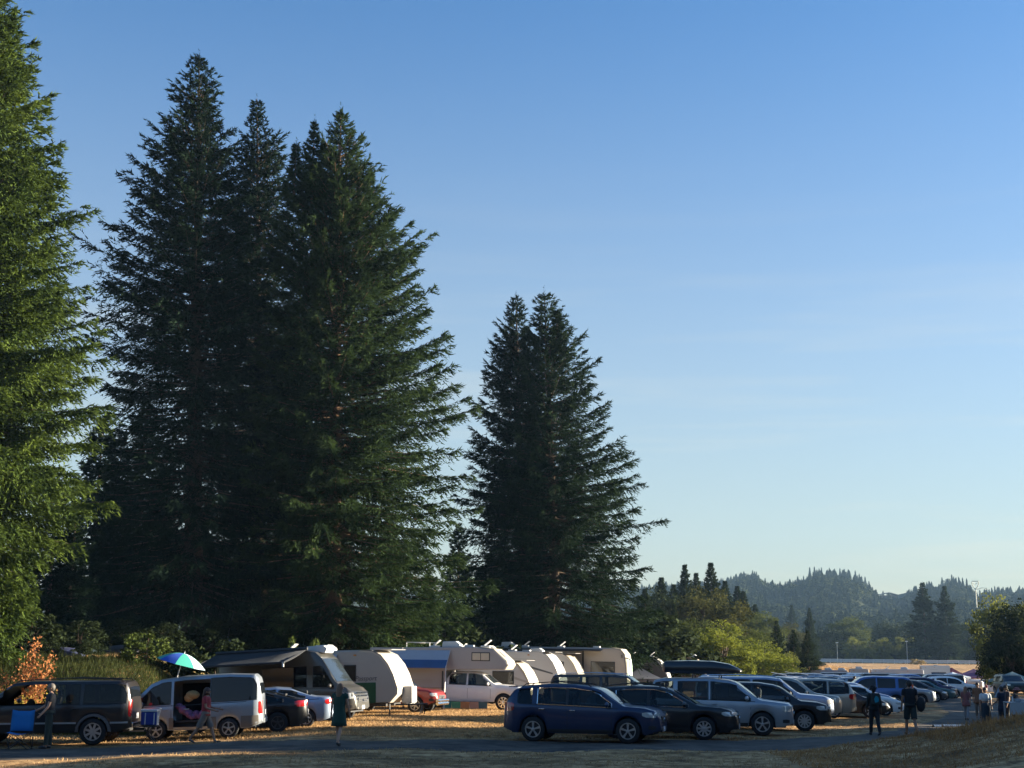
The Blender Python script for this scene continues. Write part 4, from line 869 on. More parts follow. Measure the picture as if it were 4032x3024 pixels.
    if lod == 0:
        for zz in (-.09, -.02): MB().box((xf+.012, 0, g0+zz), (.012, S.wid(xf)*1.15, .018)).build('grille_bar', chrome, root, smooth=0)
        MB().lathe_y([(-.01, .055), (.01, .055)], 12).build('badge', chrome, root, smooth=0).matrix_local = Matrix.Translation((xf+.02, 0, g0-.055)) @ Matrix.Rotation(R(90), 4, 'Z')
        MB().box((xf+.012, 0, t['sill']+.16), (.012, .31, .14)).build('number_plate', plate_m, root, smooth=0)
        patch([(xf-.34, t['sill']+.16, t['sill']+.26), (xf-.22, t['sill']+.15, t['sill']+.27), (xf-.12, t['sill']+.17, t['sill']+.25)], 'fog_lamp', plastic, .008)
        MB().tube([(xf-.35, -S.wid(xf-.3)*.92, t['sill']+.10), (xf-.05, -S.wid(xf)*.9, t['sill']+.12), (xf+.0, 0, t['sill']+.12), (xf-.05, S.wid(xf)*.9, t['sill']+.12), (xf-.35, S.wid(xf-.3)*.92, t['sill']+.10)], .03, 6).build('bumper_lip', plastic, root)
        patch([(x, bl(x)-.005-.03*0, bl(x)+.012) for x in np.linspace(-xf+.5, t['ws'][1]-.1, 12)], 'belt_moulding', plastic, .006)
        # doors: seams, handles, sill trim
        seams = [a for a, b in t['win'][1:]]+[t['win'][-1][1]+.02]
        for x in seams:
            zt_ = bl(x)+.03; patch([(x-.03, t['sill']+.16, zt_), (x-.018, t['sill']+.16, zt_)], 'door_seam', plastic, .004)
        for (a, b) in t['win'][-2:]:
            for sd_ in (1, -1):
                xh = a+.14; zh = bl(xh)-.12; MB().box((xh, sd_*(S.ys(xh, zh)+.022), zh), (.17, .03, .035)).build('door_handle', trim if trim else pm, root, smooth=0, bevel=.01)
        if kind in ('suv', 'wagon', 'midsuv', 'bigsuv'):
            patch([(x, t['sill']+.02, t['sill']+.13) for x in np.linspace(t['wx'][0]+t['r']+.08, t['wx'][1]-t['r']-.08, 8)], 'sill_trim', plastic, .012)
    for ex in extras:
        if ex == 'rails':
            for sd_ in (1, -1):
                x0, x1 = t['win'][0][0]+.1, t['ws'][0]-.15; y = S.sec(0)[10][0]-.02
                MB().tube([(x0, sd_*y, S.top(x0)+.0), (x0+.12, sd_*y, S.top(x0)+.075), ((x0+x1)/2, sd_*y, S.top((x0+x1)/2)+.08), (x1-.12, sd_*y, S.top(x1)+.07), (x1, sd_*y, S.top(x1))], .017, 6).build('roof_rail', plastic if lod == 0 and col in ('black', 'blue', 'brown') else chrome, root)
        if ex == 'bars':
            for xb_ in (-.9, .0):
                y = S.sec(xb_)[10][0]; MB().tube([(xb_, -y, S.top(xb_)), (xb_, -y+.03, S.top(xb_)+.11), (xb_, y-.03, S.top(xb_)+.11), (xb_, y, S.top(xb_))], .02, 6).build('roof_bar', plastic, root)
        if ex == 'flare':
            for wx in t['wx']:
                ra = t['r']+.05
                for sd_ in (1, -1):
                    rows = []
                    for k in range(13):
                        a_ = math.pi*k/12; x = wx+math.cos(a_)*ra; z = t['r']+math.sin(a_)*ra
                        rows.append([(wx+math.cos(a_)*q, sd_*(S.hw*.99+o__), t['r']+math.sin(a_)*q) for q, o__ in ((ra-.01, -.05), (ra, .02), (ra+.07, .01), (ra+.09, -.03))])
                    MB().rings(rows, cap=False, closed=False).build('wheel_arch', mat('flare', (.10, .085, .08), .5), root, smooth=50)
        if ex == 'stripe':
            patch([(x, .62, .67) for x in np.linspace(t['wx'][0]+t['r']+.1, t['wx'][1]-t['r']-.1, 8)], 'side_moulding', mat('moulding', (.32, .31, .30), .35), .014)
            patch([(x, .62, .67) for x in np.linspace(-2.7, t['wx'][0]-t['r']-.1, 4)], 'side_moulding', MATS['moulding'], .014)
    return root, S
def put(root, px, Y, head, z=None):
    """px of the vehicle's centre, head in degrees (0 = nose to the right)"""
    g_ = GX(px, Y); c, s_ = math.cos(R(head)), math.sin(R(head))
    f = T(g_.x+1.3*c, Y+1.3*s_); r_ = T(g_.x-1.3*c, Y-1.3*s_)
    root.location = (g_.x, Y, (f+r_)/2 if z is None else z); root.rotation_euler = (0, -math.atan2(f-r_, 2.6), R(head)); return root

# ---------------- the cars on the left
# brown wagon: open near-side and far-side driver windows
r0, S0 = car('bigsuv', 'brown', 'station_wagon', 0, [(-.36, .98, 1.20, 1.66, 0)], 'long dark brown wagon with roof rack at the left edge, tail to the right', 'large car', extras=['rails', 'flare', 'stripe'], rim='alloy', spokes=8)
put(r0, 190, 41.8, 183)
MB().box((-2.92, 0, .42), (.3, .5, .06)).box((-2.80, 0, .42), (.2, .1, .08)).build('tow_hitch', plastic, r0, smooth=0)
# dim interior of the wagon: seats and dash seen through the open window
sm = mat('seat_cloth', (.06, .055, .05), .9)
for y in (.45, -.45):
    MB().box((-.25, y, 1.0), (.16, .52, .75), Matrix.Rotation(R(-12), 3, 'Y')).box((-.34, y, 1.47), (.1, .26, .2)).box((.05, y, .74), (.55, .52, .16)).build('seat', sm, r0, smooth=0, bevel=.04)
MB().lathe_y([(-.012, .19), (0, .2), (.012, .19), (0, .175), (-.012, .19)], 16).build('steering_wheel', plastic, r0).matrix_local = Matrix.Translation((.52, -.45, 1.12)) @ Matrix.Rotation(R(65), 4, 'Z')
# silver box van, sliding door open
r1, S1 = car('boxvan', 'silver', 'camper_van', 0, [(-.60, .50, .44, 1.74, 1)], 'silver grey high roofed minivan with its sliding door open', 'minivan', rim='alloy', spokes=5)
put(r1, 782, 44.2, 184)
two = mat('van_lower_band', (.17, .15, .13), .45, .3)
def spatch(S, cols, nm, m, root, off=.009, sides=(1, -1)):
    for sd_ in sides:
        rows = [[(x, sd_*(S.ys(x, z0+(z1-z0)*k/3)+off), z0+(z1-z0)*k/3) for k in range(4)] for x, z0, z1 in cols]
        MB().rings(rows, cap=False, closed=False).build(nm, m, root, smooth=40)
spatch(S1, [(x, S1.bot(x)+.03, .68) for x in np.linspace(-2.1, -1.56, 5)], 'lower_band', two, r1)
spatch(S1, [(x, .34, .68) for x in np.linspace(-.80, -.62, 3)], 'lower_band', two, r1)
spatch(S1, [(x, .34, .68) for x in np.linspace(.52, .66, 3)], 'lower_band', two, r1)
MB().box((-.05, .3, .56), (1.1, .75, .06)).box((-.05, -.72, 1.1), (1.1, .04, 1.2)).box((-.62, .0, 1.15), (.03, 1.3, 1.3)).build('cabin_lining', mat('lining', (.03, .028, .03), .9), r1, smooth=0)
bd = MB()
for k in range(9):
    a_ = k/8; bd.sphere((.40-.85*a_, .52+.06*math.sin(k*2), .72+.30*max(0, 1-a_*2.2)**1.2+.04*math.sin(k*3)), (.13, .2, .10+.04*(k % 2)), 8, 6)
o = bd.build('blanket', mat('pink_blanket', (.24, .10, .20), .9, 0, .5, 7), None); o.matrix_world = r1.matrix_world
r1_m = Matrix.Translation(r1.location) @ r1.rotation_euler.to_matrix().to_4x4()
o.matrix_world = r1_m; tag(o, 'crumpled pink and purple blanket lying inside the open minivan', 'blanket')
bd = MB(); bd.sphere((-.02, .55, 1.36), (.22, .16, .14), 10, 7).sphere((.1, .55, 1.27), (.15, .13, .13), 8, 6)
o = bd.build('straw_bag', mat('straw', (.36, .22, .09), .9, 0, .4, 20), None); o.matrix_world = r1_m; tag(o, 'tan straw coloured bundle hanging inside the open minivan door', 'bag')
# black fastback and the silver blue sedan, noses to the left
r2, S2 = car('fastback', 'black', 'parked_car', 0, (), 'black fastback sedan parked right of the silver minivan, tail to the right', 'car', 'parked sedans on the left', spokes=5, rim='dark')
put(r2, 955, 47.2, 187)
r3, S3 = car('sedan', 'silverblue', 'parked_car', 0, (), 'silver blue sedan parked behind the black fastback, tail to the right', 'car', 'parked sedans on the left', spokes=7)
put(r3, 1070, 50.0, 188)
# red pickup
r4, S4 = car('smallpickup', 'red', 'pickup_truck', 0, (), 'dark red pickup with chrome bumper, nose showing behind the travel trailer', 'pickup truck', rim='alloy', spokes=6)
put(r4, 1545, 64.5, -16)
for z_ in (.42, .56): MB().tube([(2.53, -.75, z_), (2.56, 0, z_+.01), (2.53, .75, z_)], .075, 8).build('chrome_bumper', chrome, r4)
# white crew pickup below the camper
r5, S5 = car('pickup', 'white', 'pickup_truck', 0, (), 'white crew cab pickup carrying the slide in camper', 'pickup truck', rim='chrome', spokes=8)
put(r5, 1856, 70.0, -10)

# ---------------- front row on the right
r6, S6 = car('suv', 'blue', 'parked_car', 0, (), 'dark blue crossover nearest in the right hand row', 'car', extras=['rails'], spokes=5, trim=chrome)
put(r6, 2306, 42.0, -14)
# chrome window surround already; spoiler
MB().box((-2.1, 0, 1.60), (.3, 1.25, .03)).build('spoiler', PNT['blue'], r6, smooth=0, bevel=.01)
r7, S7 = car('wagon', 'black', 'parked_car', 0, (), 'black wagon between the dark blue crossover and the silver car with the roof box', 'car', extras=['rails', 'bars'], spokes=9, trim=chrome)
put(r7, 2606, 44.0, -12)
r8, S8 = car('midsuv', 'silver', 'parked_car', 0, (), 'silver boxy car carrying a black roof box', 'car', extras=['bars'], spokes=5)
put(r8, 2834, 47.3, -12)
r9, S9 = car('suv', 'black', 'parked_car', 0, (), 'black crossover whose nose shows right of the silver car with the roof box', 'car', spokes=10)
put(r9, 3002, 51.0, -10)
r10, S10 = car('bigsuv', 'silverblue', 'parked_car', 0, (), 'big silver blue car with black mirrors behind the black crossover', 'car', extras=['rails'], spokes=6)
put(r10, 3000, 56.5, -10)
r11, S11 = car('midsuv', 'champagne', 'parked_car', 1, (), 'pale silver car whose hood shows just behind the big silver blue one', 'car')
put(r11, 3082, 60.5, -10)
r12, S12 = car('minivan', 'champagne', 'parked_minivan', 0, (), 'silver minivan with its tail and red lamp to the right', 'minivan', extras=['rails'])
put(r12, 3140, 64.5, 172)
r13, S13 = car('sedan', 'black', 'parked_car', 1, (), 'black sedan between the silver minivan and the person with the backpack', 'car')
put(r13, 3300, 66.5, -12)
r14, S14 = car('sedan', 'white', 'parked_car', 0, (), 'white sedan with ten spoke wheel behind the person with the backpack', 'car', spokes=10)
put(r14, 3362, 69.5, -10)
r15, S15 = car('midsuv', 'midblue', 'parked_car', 1, (), 'mid blue car with its tail towards the man with the shoulder bag', 'car')
put(r15, 3418, 81, 172)
r16, S16 = car('bigsuv', 'darkgrey', 'parked_car', 0, (), 'dark grey blue car with silver roof rails behind the dark blue crossover', 'car', extras=['rails'])
put(r16, 2420, 60.5, -12)
for o, S in ((r8, S8),):
    bx = MB(); secs = []
    for x, hw_, z0, z1 in ((-1.55, .18, .10, .32), (-1.45, .38, .03, .42), (-.6, .42, 0, .46), (.2, .42, 0, .45), (.75, .36, .02, .36), (1.1, .2, .05, .2), (1.18, .1, .09, .13)):
        secs.append([(x, hw_*a, z0+(z1-z0)*b) for a, b in ((-1, .2), (-.9, 0), (.9, 0), (1, .2), (1, .62), (.8, .95), (0, 1), (-.8, .95), (-1, .62))])
    bx.rings(secs); ob = bx.build('roof_box', mat('box_black', (.012, .014, .018), .3, coat=.5), None, smooth=45)
    M_ = Matrix.Translation(o.location) @ o.rotation_euler.to_matrix().to_4x4()
    ob.matrix_world = M_ @ Matrix.Translation((-.45, .2, S.top(-.4)+.13)); tag(ob, 'long black roof box with pointed nose on top of the silver car', 'roof box')

# ---------------- the rest of the field of parked cars
FIELD = [  # type, colour, px centre, depth, heading, label
 ('suv', 'silver', 3035, 74, -8, 'silver car roof behind the rail of the big silver blue car'),
 ('suv', 'white', 3060, 88, 172, 'white car with its roof showing left of the dark roofed ones, below the leafy bush'),
 ('sedan', 'silver', 3130, 84, 172, 'low silver car tail in front of the dark roofed car'),
 ('suv', 'darkgrey', 3205, 92, -8, 'dark grey crossover left of the car with the raised tailgate'),
 ('wagon', 'grey', 3150, 100, -8, 'dark grey wagon roof just below the small dark firs'),
 ('suv', 'black', 3283, 98, -8, 'black car with its white rimmed tailgate raised'),
 ('sedan', 'silver', 3330, 90, -8, 'silver sedan roof below the small grey camper'),
 ('hatch', 'silverblue', 3360, 76, -10, 'silver blue hatchback behind the black sedan'),
 ('suv', 'silver', 3405, 97, -8, 'silver crossover with dark roof behind the mid blue car'),
 ('suv', 'darkgrey', 3480, 99, -8, 'dark crossover with a bright windscreen left of the man with the bag'),
 ('wagon', 'taupe', 3460, 110, -8, 'taupe wagon roof in front of the curved white trailer'),
 ('suv', 'silver', 3520, 88, -8, 'silver crossover nose just left of the man with the bag'),
 ('hatch', 'grey', 3598, 99, -8, 'grey hatchback just right of the man with the bag'),
 ('sedan', 'teal', 3628, 104, -8, 'teal grey sedan second in the row right of the man with the bag'),
 ('suv', 'purple', 3636, 110, -8, 'dark purple crossover third in the row right of the man with the bag'),
 ('sedan', 'silver', 3682, 114, -8, 'silver sedan with a bright windscreen in front of the dark boxy car'),
 ('bigsuv', 'darkgrey', 3672, 128, 172, 'dark boxy car with its tail to the right, behind the silver sedan'),
 ('suv', 'white', 3738, 122, -8, 'white crossover ending the row beside the long haired woman'),
 ('suv', 'black', 3560, 124, -8, 'long black car roof in front of the white trailers'),
 ('sedan', 'paleblue', 3520, 116, -8, 'pale blue sedan roof behind the silver crossover'),
 ('midsuv', 'grey', 3620, 140, -8, 'grey car roof just below the sunlit end of the white trailer'),
 ('pickup', 'white', 3752, 146, -8, 'white pickup right of the dark boxy car'),
 ('pickup', 'midblue', 3806, 176, -60, 'dark blue pickup parked apart below the maroon canopies'),
 ('midsuv', 'white', 3882, 172, -20, 'white car parked apart below the purple canopy with the white panel'),
 ('bigsuv', 'green', 3972, 128, -95, 'dark green boxy car under the pale green canopy'),
 ('sedan', 'white', 4040, 150, -100, 'white sedan cut off at the right edge beside the pale green canopy'),
 ('wagon', 'silver', 3250, 118, -8, 'silver wagon roof in front of the grey trailer'),
 ('sedan', 'red', 3345, 108, -8, 'dark red car roof beside the person in red'),
 ('suv', 'paleblue', 3290, 128, -8, 'pale blue car roof below the long grey trailer'),
 ('sedan', 'champagne', 3440, 128, -8, 'champagne sedan roof below the curved white trailer'),
 ('suv', 'white', 3385, 136, -8, 'white car roof below the gap between the far trailers'),
 ('midsuv', 'silver', 3215, 124, -8, 'silver car roof left of the raised tailgate, below the grey trailer'),
 ('bigsuv', 'black', 3500, 134, -8, 'long black roof directly below the long white far trailer'),
 ('midsuv', 'midblue', 3590, 130, -8, 'blue car roof below the middle of the white far trailer'),
 ('midsuv', 'white', 3420, 138, -8, 'white car roof between the curved and the boxy far trailers'),
 ('bigsuv', 'grey', 3330, 140, -8, 'grey roof below the pale boxy far trailer'),
 ('midsuv', 'darkgrey', 3145, 116, -8, 'dark roof below the rightmost small dark fir'),
 ('hatch', 'white', 3700, 150, -8, 'white hatchback roof below the blue umbrella'),
]
TYPE_PROTO = {}
for k, col, px, Y, hd, lb in FIELD:
    nm = 'pickup_truck' if k == 'pickup' else 'parked_car'
    o, S_ = car(k, col, nm, 1, (), lb, 'pickup truck' if k == 'pickup' else 'car', 'cars parked across the field', extras=(['rails'] if k in ('suv', 'wagon', 'bigsuv') else []), spokes=5)
    put(o, px, Y, hd)
    if 'raised' in lb:
        MB().box((-2.35, 0, 1.86), (.95, 1.3, .05), Matrix.Rotation(R(10), 3, 'Y')).build('tailgate', PNT['white'], o, smooth=0, bevel=.02)
# ================================================================ campers
def rvm(n, c, r=.4): return mat(n, c, r, 0, .06, 1.2, coat=.2)
rv_cream = rvm('rv_cream', (.44, .40, .34)); rv_white = rvm('rv_white', (.52, .52, .52)); rv_grey = rvm('rv_grey', (.36, .35, .34)); rv_dark2 = rvm('rv_mid', (.22, .22, .23)); rv_dark = rvm('rv_dark', (.10, .095, .10)); rv_tan = rvm('rv_tan', (.34, .325, .30))
wframe = mat('window_frame', (.02, .02, .022), .4); cream_curtain = mat('curtain', (.62, .55, .40), .8)
steel = mat('steel_frame', (.05, .05, .052), .5, .5)
def arc(cx, cz, r, a0, a1, n=6, rz=None):
    rz = rz or r; return [(cx+r*math.cos(R(a0+(a1-a0)*i/n)), cz+rz*math.sin(R(a0+(a1-a0)*i/n))) for i in range(n+1)]
def rv_box(root, prof, W, m, name='body', bevel=.04):
    return MB().prism(prof, -W/2, W/2).build(name, m, root, smooth=25, bevel=bevel)
def win(root, x, z, w_, h, side=-1, W=2.4, m=None, fm=None, name='window', rnd=True, y=None):
    """side window, near side is -y"""
    yy = side*(W/2) if y is None else y
    f = MB().box((x, yy+side*.008, z), (w_+.09, .03, h+.09)).build(name, fm or wframe, root, smooth=0, bevel=.03 if rnd else .005)
    MB().box((x, yy+side*.024, z), (w_, .012, h)).build('pane', m or glass, f, smooth=0); return f
def ac_unit(root, x, z, m=rv_white, l=.85):
    MB().prism([(x-l/2, z), (x-l/2+.05, z+.28), (x+l/2-.22, z+.30), (x+l/2, z+.14), (x+l/2, z)], -.35, .35).build('air_conditioner', m, root, smooth=0, bevel=.04)
def vent(root, x, z, m=rv_white, open_=False, y=0):
    mb = MB().box((x, y, z+.05), (.45, .45, .1))
    if open_: mb.box((x+.1, y, z+.24), (.42, .45, .04), Matrix.Rotation(R(-38), 3, 'Y'))
    mb.build('roof_vent', m, root, smooth=0, bevel=.02)
def rv_wheels(root, xs, W=2.4, r=.36, z=None):
    for x in xs:
        for s in (1, -1):
            t_ = MB().lathe_y([(-.1, r*.6), (-.1, r*.95), (0, r), (.1, r*.95), (.1, r*.6)], 20, cap=False).build('wheel', rubber, root, smooth=50); t_.location = (x, s*(W/2-.16), r)
            MB().lathe_y([(s*.04, r*.62), (s*.09, r*.5), (s*.06, .1), (s*.10, .04)], 16).build('rim', alloy, t_, smooth=40)
def jack(root, x, y, z=.5): 
    MB().tube([(x, y, z), (x, y, .02)], .03, 6).box((x, y, .02), (.18, .18, .03)).build('stabiliser_jack', steel, root)
def trailer(name, label, L, H, px, Y, head, m=rv_white, capm=None, front='round', z0=.55, W=2.4, wins=(), ac=(), vents=(), door=None, tongue=True, wheelx=(-.5, -1.35), rear='flat', stripe=None, cat='travel trailer', group='travel trailers'):
    root = empty(name, (0, 0, 0), 0, label, cat, group); hl = L/2
    if front == 'round':
        prof = [(-hl, z0), (-hl+.02, H-.15), (-hl+.15, H-.02)]+[(hl-1.7, H)]+[(hl-1.15, H-.03), (hl-.75, H-.22), (hl-.42, H-.62), (hl-.2, H-1.05), (hl-.05, H-1.5), (hl, z0+.6), (hl-.02, z0+.35), (hl-.35, z0)]
    elif front == 'vee':
        prof = [(-hl, z0), (-hl, H-.06), (-hl+.1, H), (hl-.5, H), (hl-.15, H-.35), (hl, H-1.0), (hl-.05, z0+.3), (hl-.3, z0)]
    else: prof = [(-hl, z0), (-hl, H-.06), (-hl+.1, H), (hl-.12, H), (hl, H-.12), (hl, z0)]
    rv_box(root, prof, W, m)
    if capm:      # front cap sheet, 6 mm proud, wraps over the curved nose
        pp = [p for p in prof if p[0] > hl-1.25 or (p[0] > hl-1.8 and p[1] > H-.1)]
        n_ = len(pp); mb = MB(); rows = []
        for i, (x, z) in enumerate(pp):
            a = pp[max(0, i-1)]; b_ = pp[min(n_-1, i+1)]; nx_, nz_ = (a[1]-b_[1]), (b_[0]-a[0]); l_ = math.hypot(nx_, nz_) or 1
            ox, oz = x+nx_/l_*.03*(-1 if (nx_/l_)*1 < 0 else 1), z+abs(nz_/l_)*.03*(1 if z > z0+.4 else -0)
            rows.append([(ox, -W/2-.012, oz), (ox, W/2+.012, oz)])
        inner = []
        mb.rings(rows, cap=False, closed=False)
        for s in (-1, 1):
            rr = [[(x, s*(W/2+.010), z), (x-.07*(1 if x > hl-1.0 else .2), s*(W/2+.010), z-.07*(0 if x > hl-.4 else 1))] for x, z in pp]; mb.rings(rr, cap=False, closed=False)
        mb.build('front_cap', capm, root, smooth=40)
    MB().box((-.1, 0, z0-.08), (L-.9, W-.3, .14)).build('chassis', steel, root, smooth=0)
    rv_wheels(root, wheelx, W)
    for x, z, w_, h, mm_ in wins: win(root, x, z, w_, h, -1, W, mm_)
    for x in ac: ac_unit(root, x, H)
    for x in vents: vent(root, x, H, open_=(int(x*10) % 2 == 0))
    if door is not None:
        MB().box((door, -W/2-.008, z0+.98), (.68, .02, 1.85)).build('door', m, root, smooth=0, bevel=.03)
    if stripe:
        for (x0, x1, za, zb, mm_) in stripe: MB().add([(x0, -W/2-.006, za), (x1, -W/2-.006, zb), (x1, -W/2-.006, zb+.09), (x0, -W/2-.006, za+.14)], [(0, 1, 2, 3)]).build('stripe', mm_, root, smooth=0)
    for s in (-1, 1): MB().box((-hl+.0, s*(W/2-.14), z0+.35), (.03, .1, .28)).build('taillight', red_l, root, smooth=0)
    if tongue:
        MB().tube([(hl-.3, -.5, z0-.1), (hl+1.0, 0, z0-.1)], .04, 6).tube([(hl-.3, .5, z0-.1), (hl+1.0, 0, z0-.1)], .04, 6).tube([(hl+.75, 0, z0-.1), (hl+.75, 0, .05)], .035, 6).build('drawbar', steel, root)
    MB().box((0, 0, H+.012), (L-.6, W-.35, .02)).build('roof_sheet', rv_grey, root, smooth=0)
    if len(wins): 
        for z_ in (z0+.45, H-.45): MB().box((-.3, -W/2-.004, z_), (L-2.4, .012, .03)).build('side_seam', rv_grey if m != rv_grey else rv_dark, root, smooth=0)
    for x_ in (-hl+.4, hl-1.9): MB().box((x_, -W/2-.02, H-.2), (.12, .04, .06)).build('marker_lamp', mat('amber', (.5, .2, .03), .3), root, smooth=0)
    for y_ in (-.15, .15): MB().tube([(-hl-.06, y_+.6, z0+.5), (-hl-.06, y_+.6, H+.12), (-hl+.25, y_+.6, H+.12)], .018, 5).build('ladder_rail', steel, root)
    put(root, px, Y, head); return root
def awning(root, x0, x1, y0, z0, depth, drop, m, thick=.02, arms=True, valance=.0, vm=None, side=-1):
    n = 6; rows = []
    for i in range(n+1):
        t_ = i/n; rows.append([(x, y0+side*depth*t_, z0-drop*t_-.05*math.sin(math.pi*t_)) for x in np.linspace(x0, x1, 5)])
    mb = MB().rings(rows, cap=False, closed=False); ye = y0+side*depth; ze = z0-drop
    o = mb.build('awning', m, root, smooth=40)
    so = o.modifiers.new('s', 'SOLIDIFY'); so.thickness = thick
    MB().tube([(x0-.05, ye, ze), (x1+.05, ye, ze)], .045, 8).build('awning_roller', m if m is not None else wframe, root)
    if vm: MB().box(((x0+x1)/2, ye-.01*side, ze-valance/2), (x1-x0, .012, valance)).build('valance', vm, root, smooth=0)
    return (ye, ze)
# ---- grey camper van
vroot, VS = car('van', 'taupe', 'camper_van', 0, (), 'tall grey camper van with a black awning out, nose to the right', 'camper van', spokes=8, rim='dark')
put(vroot, 1162, 55.0, -14)
vm_ = mat('awning_black', (.016, .018, .022), .8, 0, .15, 2)
ye, ze = awning(vroot, -2.75, 1.05, -.98, 2.78, 2.3, .52, vm_)
MB().tube([(-2.8, -1.0, 2.80), (1.1, -1.0, 2.80)], .07, 8).build('awning_case', wframe, vroot)
MB().tube([(1.0, -.98, 2.74), (1.0, ye, ze)], .018, 6).tube([(-2.7, -.98, 2.74), (-2.7, ye, ze)], .018, 6).build('awning_arm', wframe, vroot)
MB().box((1.05, ye-.02, ze-.06), (.06, .05, .18)).build('awning_bracket', rv_white, vroot, smooth=0)
MB().prism([(.75, 2.76), (.8, 2.90), (1.55, 2.90), (1.7, 2.78), (1.6, 2.6)], -.45, .45).build('air_conditioner', rv_white, vroot, smooth=0, bevel=.03)
vent(vroot, -.3, 2.75, rv_white); MB().box((-1.9, .1, 2.80), (1.5, 1.0, .05)).build('solar_panel', mat('solar', (.02, .03, .06), .15), vroot, smooth=0)
MB().box((-.15, -1.035, 1.72), (1.35, .02, .78)).build('window', glass, vroot, smooth=0, bevel=.01)
MB().box((-2.0, -1.02, 1.75), (1.1, .02, .55)).build('window', glass, vroot, smooth=0, bevel=.01)
for zz in (.78, .90, 1.02): MB().box((2.965, 0, zz), (.03, 1.25, .05)).build('grille_bar', chrome, vroot, smooth=0)
# ---- travel trailer with the green banner
pt_ = trailer('travel_trailer', 'rounded white trailer with a green banner on its side, beside the camper van', 6.3, 2.78, 1335, 61.0, -13, rv_tan, rv_cream, z0=.55,
    wins=[(1.02, 1.82, .48, .62, None)], ac=(-.55,), vents=(-2.2,), door=-.15)
for k, (x, y) in enumerate(((2.75, -1.0), (-2.6, -1.0))): jack(pt_, x, y)
awn_w = mat('awning_white_grey', (.42, .45, .50), .7, 0, .1, 2)
awning(pt_, -3.0, .45, -1.22, 2.62, .85, .28, awn_w)
MB().tube([(.42, -1.22, 2.5), (.42, -1.95, 2.25)], .02, 6).tube([(.40, -1.24, 1.55), (.42, -2.0, 2.3)], .025, 6).build('awning_arm', rv_white, pt_)
# banner (cloth with a pale circular figure)
ban = mat('banner_green', (.018, .075, .030), .85, 0, .3, 3)
o = MB().rings([[(x, -1.235-.015*math.sin(x*9), z) for x in np.linspace(0, 1.15, 8)] for z in (.55, .85, 1.15, 1.41)], cap=False, closed=False).build('banner', ban, None, smooth=60)
M_ = Matrix.Translation(pt_.location) @ pt_.rotation_euler.to_matrix().to_4x4(); o.matrix_world = M_ @ Matrix.Translation((1.05, 0, 0)); tag(o, 'green cloth banner with a faint dark figure hung on the rounded trailer', 'banner')
fg = mat('banner_figure', (.06, .03, .028), .85); fg2 = mat('banner_pale', (.10, .13, .07), .85)
f_ = MB(); 
for k in range(10):
    a = k*math.pi/5+.3; f_.add([(.55+.10*math.cos(a-.25), -1.262, 1.0+.12*math.sin(a-.25)), (.55+.10*math.cos(a+.25), -1.262, 1.0+.12*math.sin(a+.25)), (.55+.28*math.cos(a), -1.262, 1.0+.33*math.sin(a))], [(0, 1, 2)])
f_.build('figure', fg2, o, smooth=0)
MB().add([(.55+.13*math.cos(k*math.pi/6), -1.268, 1.0+.2*math.sin(k*math.pi/6)) for k in range(12)], [tuple(range(12))]).build('figure', fg, o, smooth=0)
def text(txt, size, m, parent, mtx, shear=0.2, name='lettering'):
    cu = bpy.data.curves.new(name, 'FONT'); cu.body = txt; cu.size = size; cu.extrude = .003; cu.shear = shear; cu.align_x = 'CENTER'
    t_ = bpy.data.objects.new('t', cu); COL.objects.link(t_); bpy.context.view_layer.update()
    me = bpy.data.meshes.new_from_object(t_.evaluated_get(bpy.context.evaluated_depsgraph_get())); bpy.data.objects.remove(t_)
    me.materials.clear(); me.materials.append(m); o_ = link(name, me, parent); o_.matrix_local = mtx; return o_
RX = Matrix.Rotation(R(90), 4, 'X')
text('Passport', .28, mat('letter_dark', (.05, .055, .08), .5), pt_, Matrix.Translation((1.74, -1.212, 1.50)) @ RX)
# gas bottle covers on the drawbar
for y in (-.2, .2): MB().lathe_y([(0, .17), (.25, .18), (.55, .17), (.62, .08)], 14).build('gas_bottle', rv_white, pt_, smooth=40).matrix_local = Matrix.Translation((3.35, y, .48)) @ Matrix.Rotation(R(90), 4, 'X')
MB().box((3.32, 0, .86), (.5, .75, .72)).build('gas_cover', rv_grey, pt_, smooth=0, bevel=.05)
MB().tube([(3.9, -.35, .02), (3.95, 0, .5), (3.9, .35, .02)], .02, 6).build('drawbar_stand', steel, pt_)
# ---- slide-in camper on the white truck
cr = empty('truck_camper', (0, 0, 0), 0, 'slide in camper with a cab over bed and blue white awning, on the white pickup', 'camper')
prof = [(-3.3, 1.05), (-3.35, 2.9), (-3.2, 3.04), (-.2, 3.10), (.35, 3.10), (1.35, 2.98), (2.0, 2.42), (2.08, 2.22), (1.95, 1.98), (-.55, 1.96), (-1.05, 1.92), (-1.1, 1.05)]
rv_box(cr, prof, 2.35, rv_grey)
o = MB().rings([[(x, -1.15, z), (x, 1.15, z)] for x, z in ((.62, 3.12), (1.36, 3.01), (2.02, 2.44), (2.11, 2.22), (1.97, 2.0))], cap=False, closed=False).build('front_cap', rv_cream, cr, smooth=20)
win(cr, .72, 2.62, .85, .34, -1, 2.35, cream_curtain); MB().box((.72, -1.21, 2.62), (.03, .02, .34)).build('window_bar', wframe, cr, smooth=0)
MB().box((1.70, 0, 2.76), (.42, .9, .012), Matrix.Rotation(R(41), 3, 'Y')).build('front_window', mat('front_skylight', (.42, .42, .42), .3), cr, smooth=0)
MB().box((-2.2, -1.19, 1.45), (1.0, .02, .05)).box((-2.2, -1.19, 1.35), (1.0, .02, .03)).build('vent_grille', rv_tan, cr, smooth=0)
ac_unit(cr, -1.0, 3.08, l=.95); vent(cr, .75, 3.08, rv_white, True); vent(cr, -.1, 3.1, rv_white)
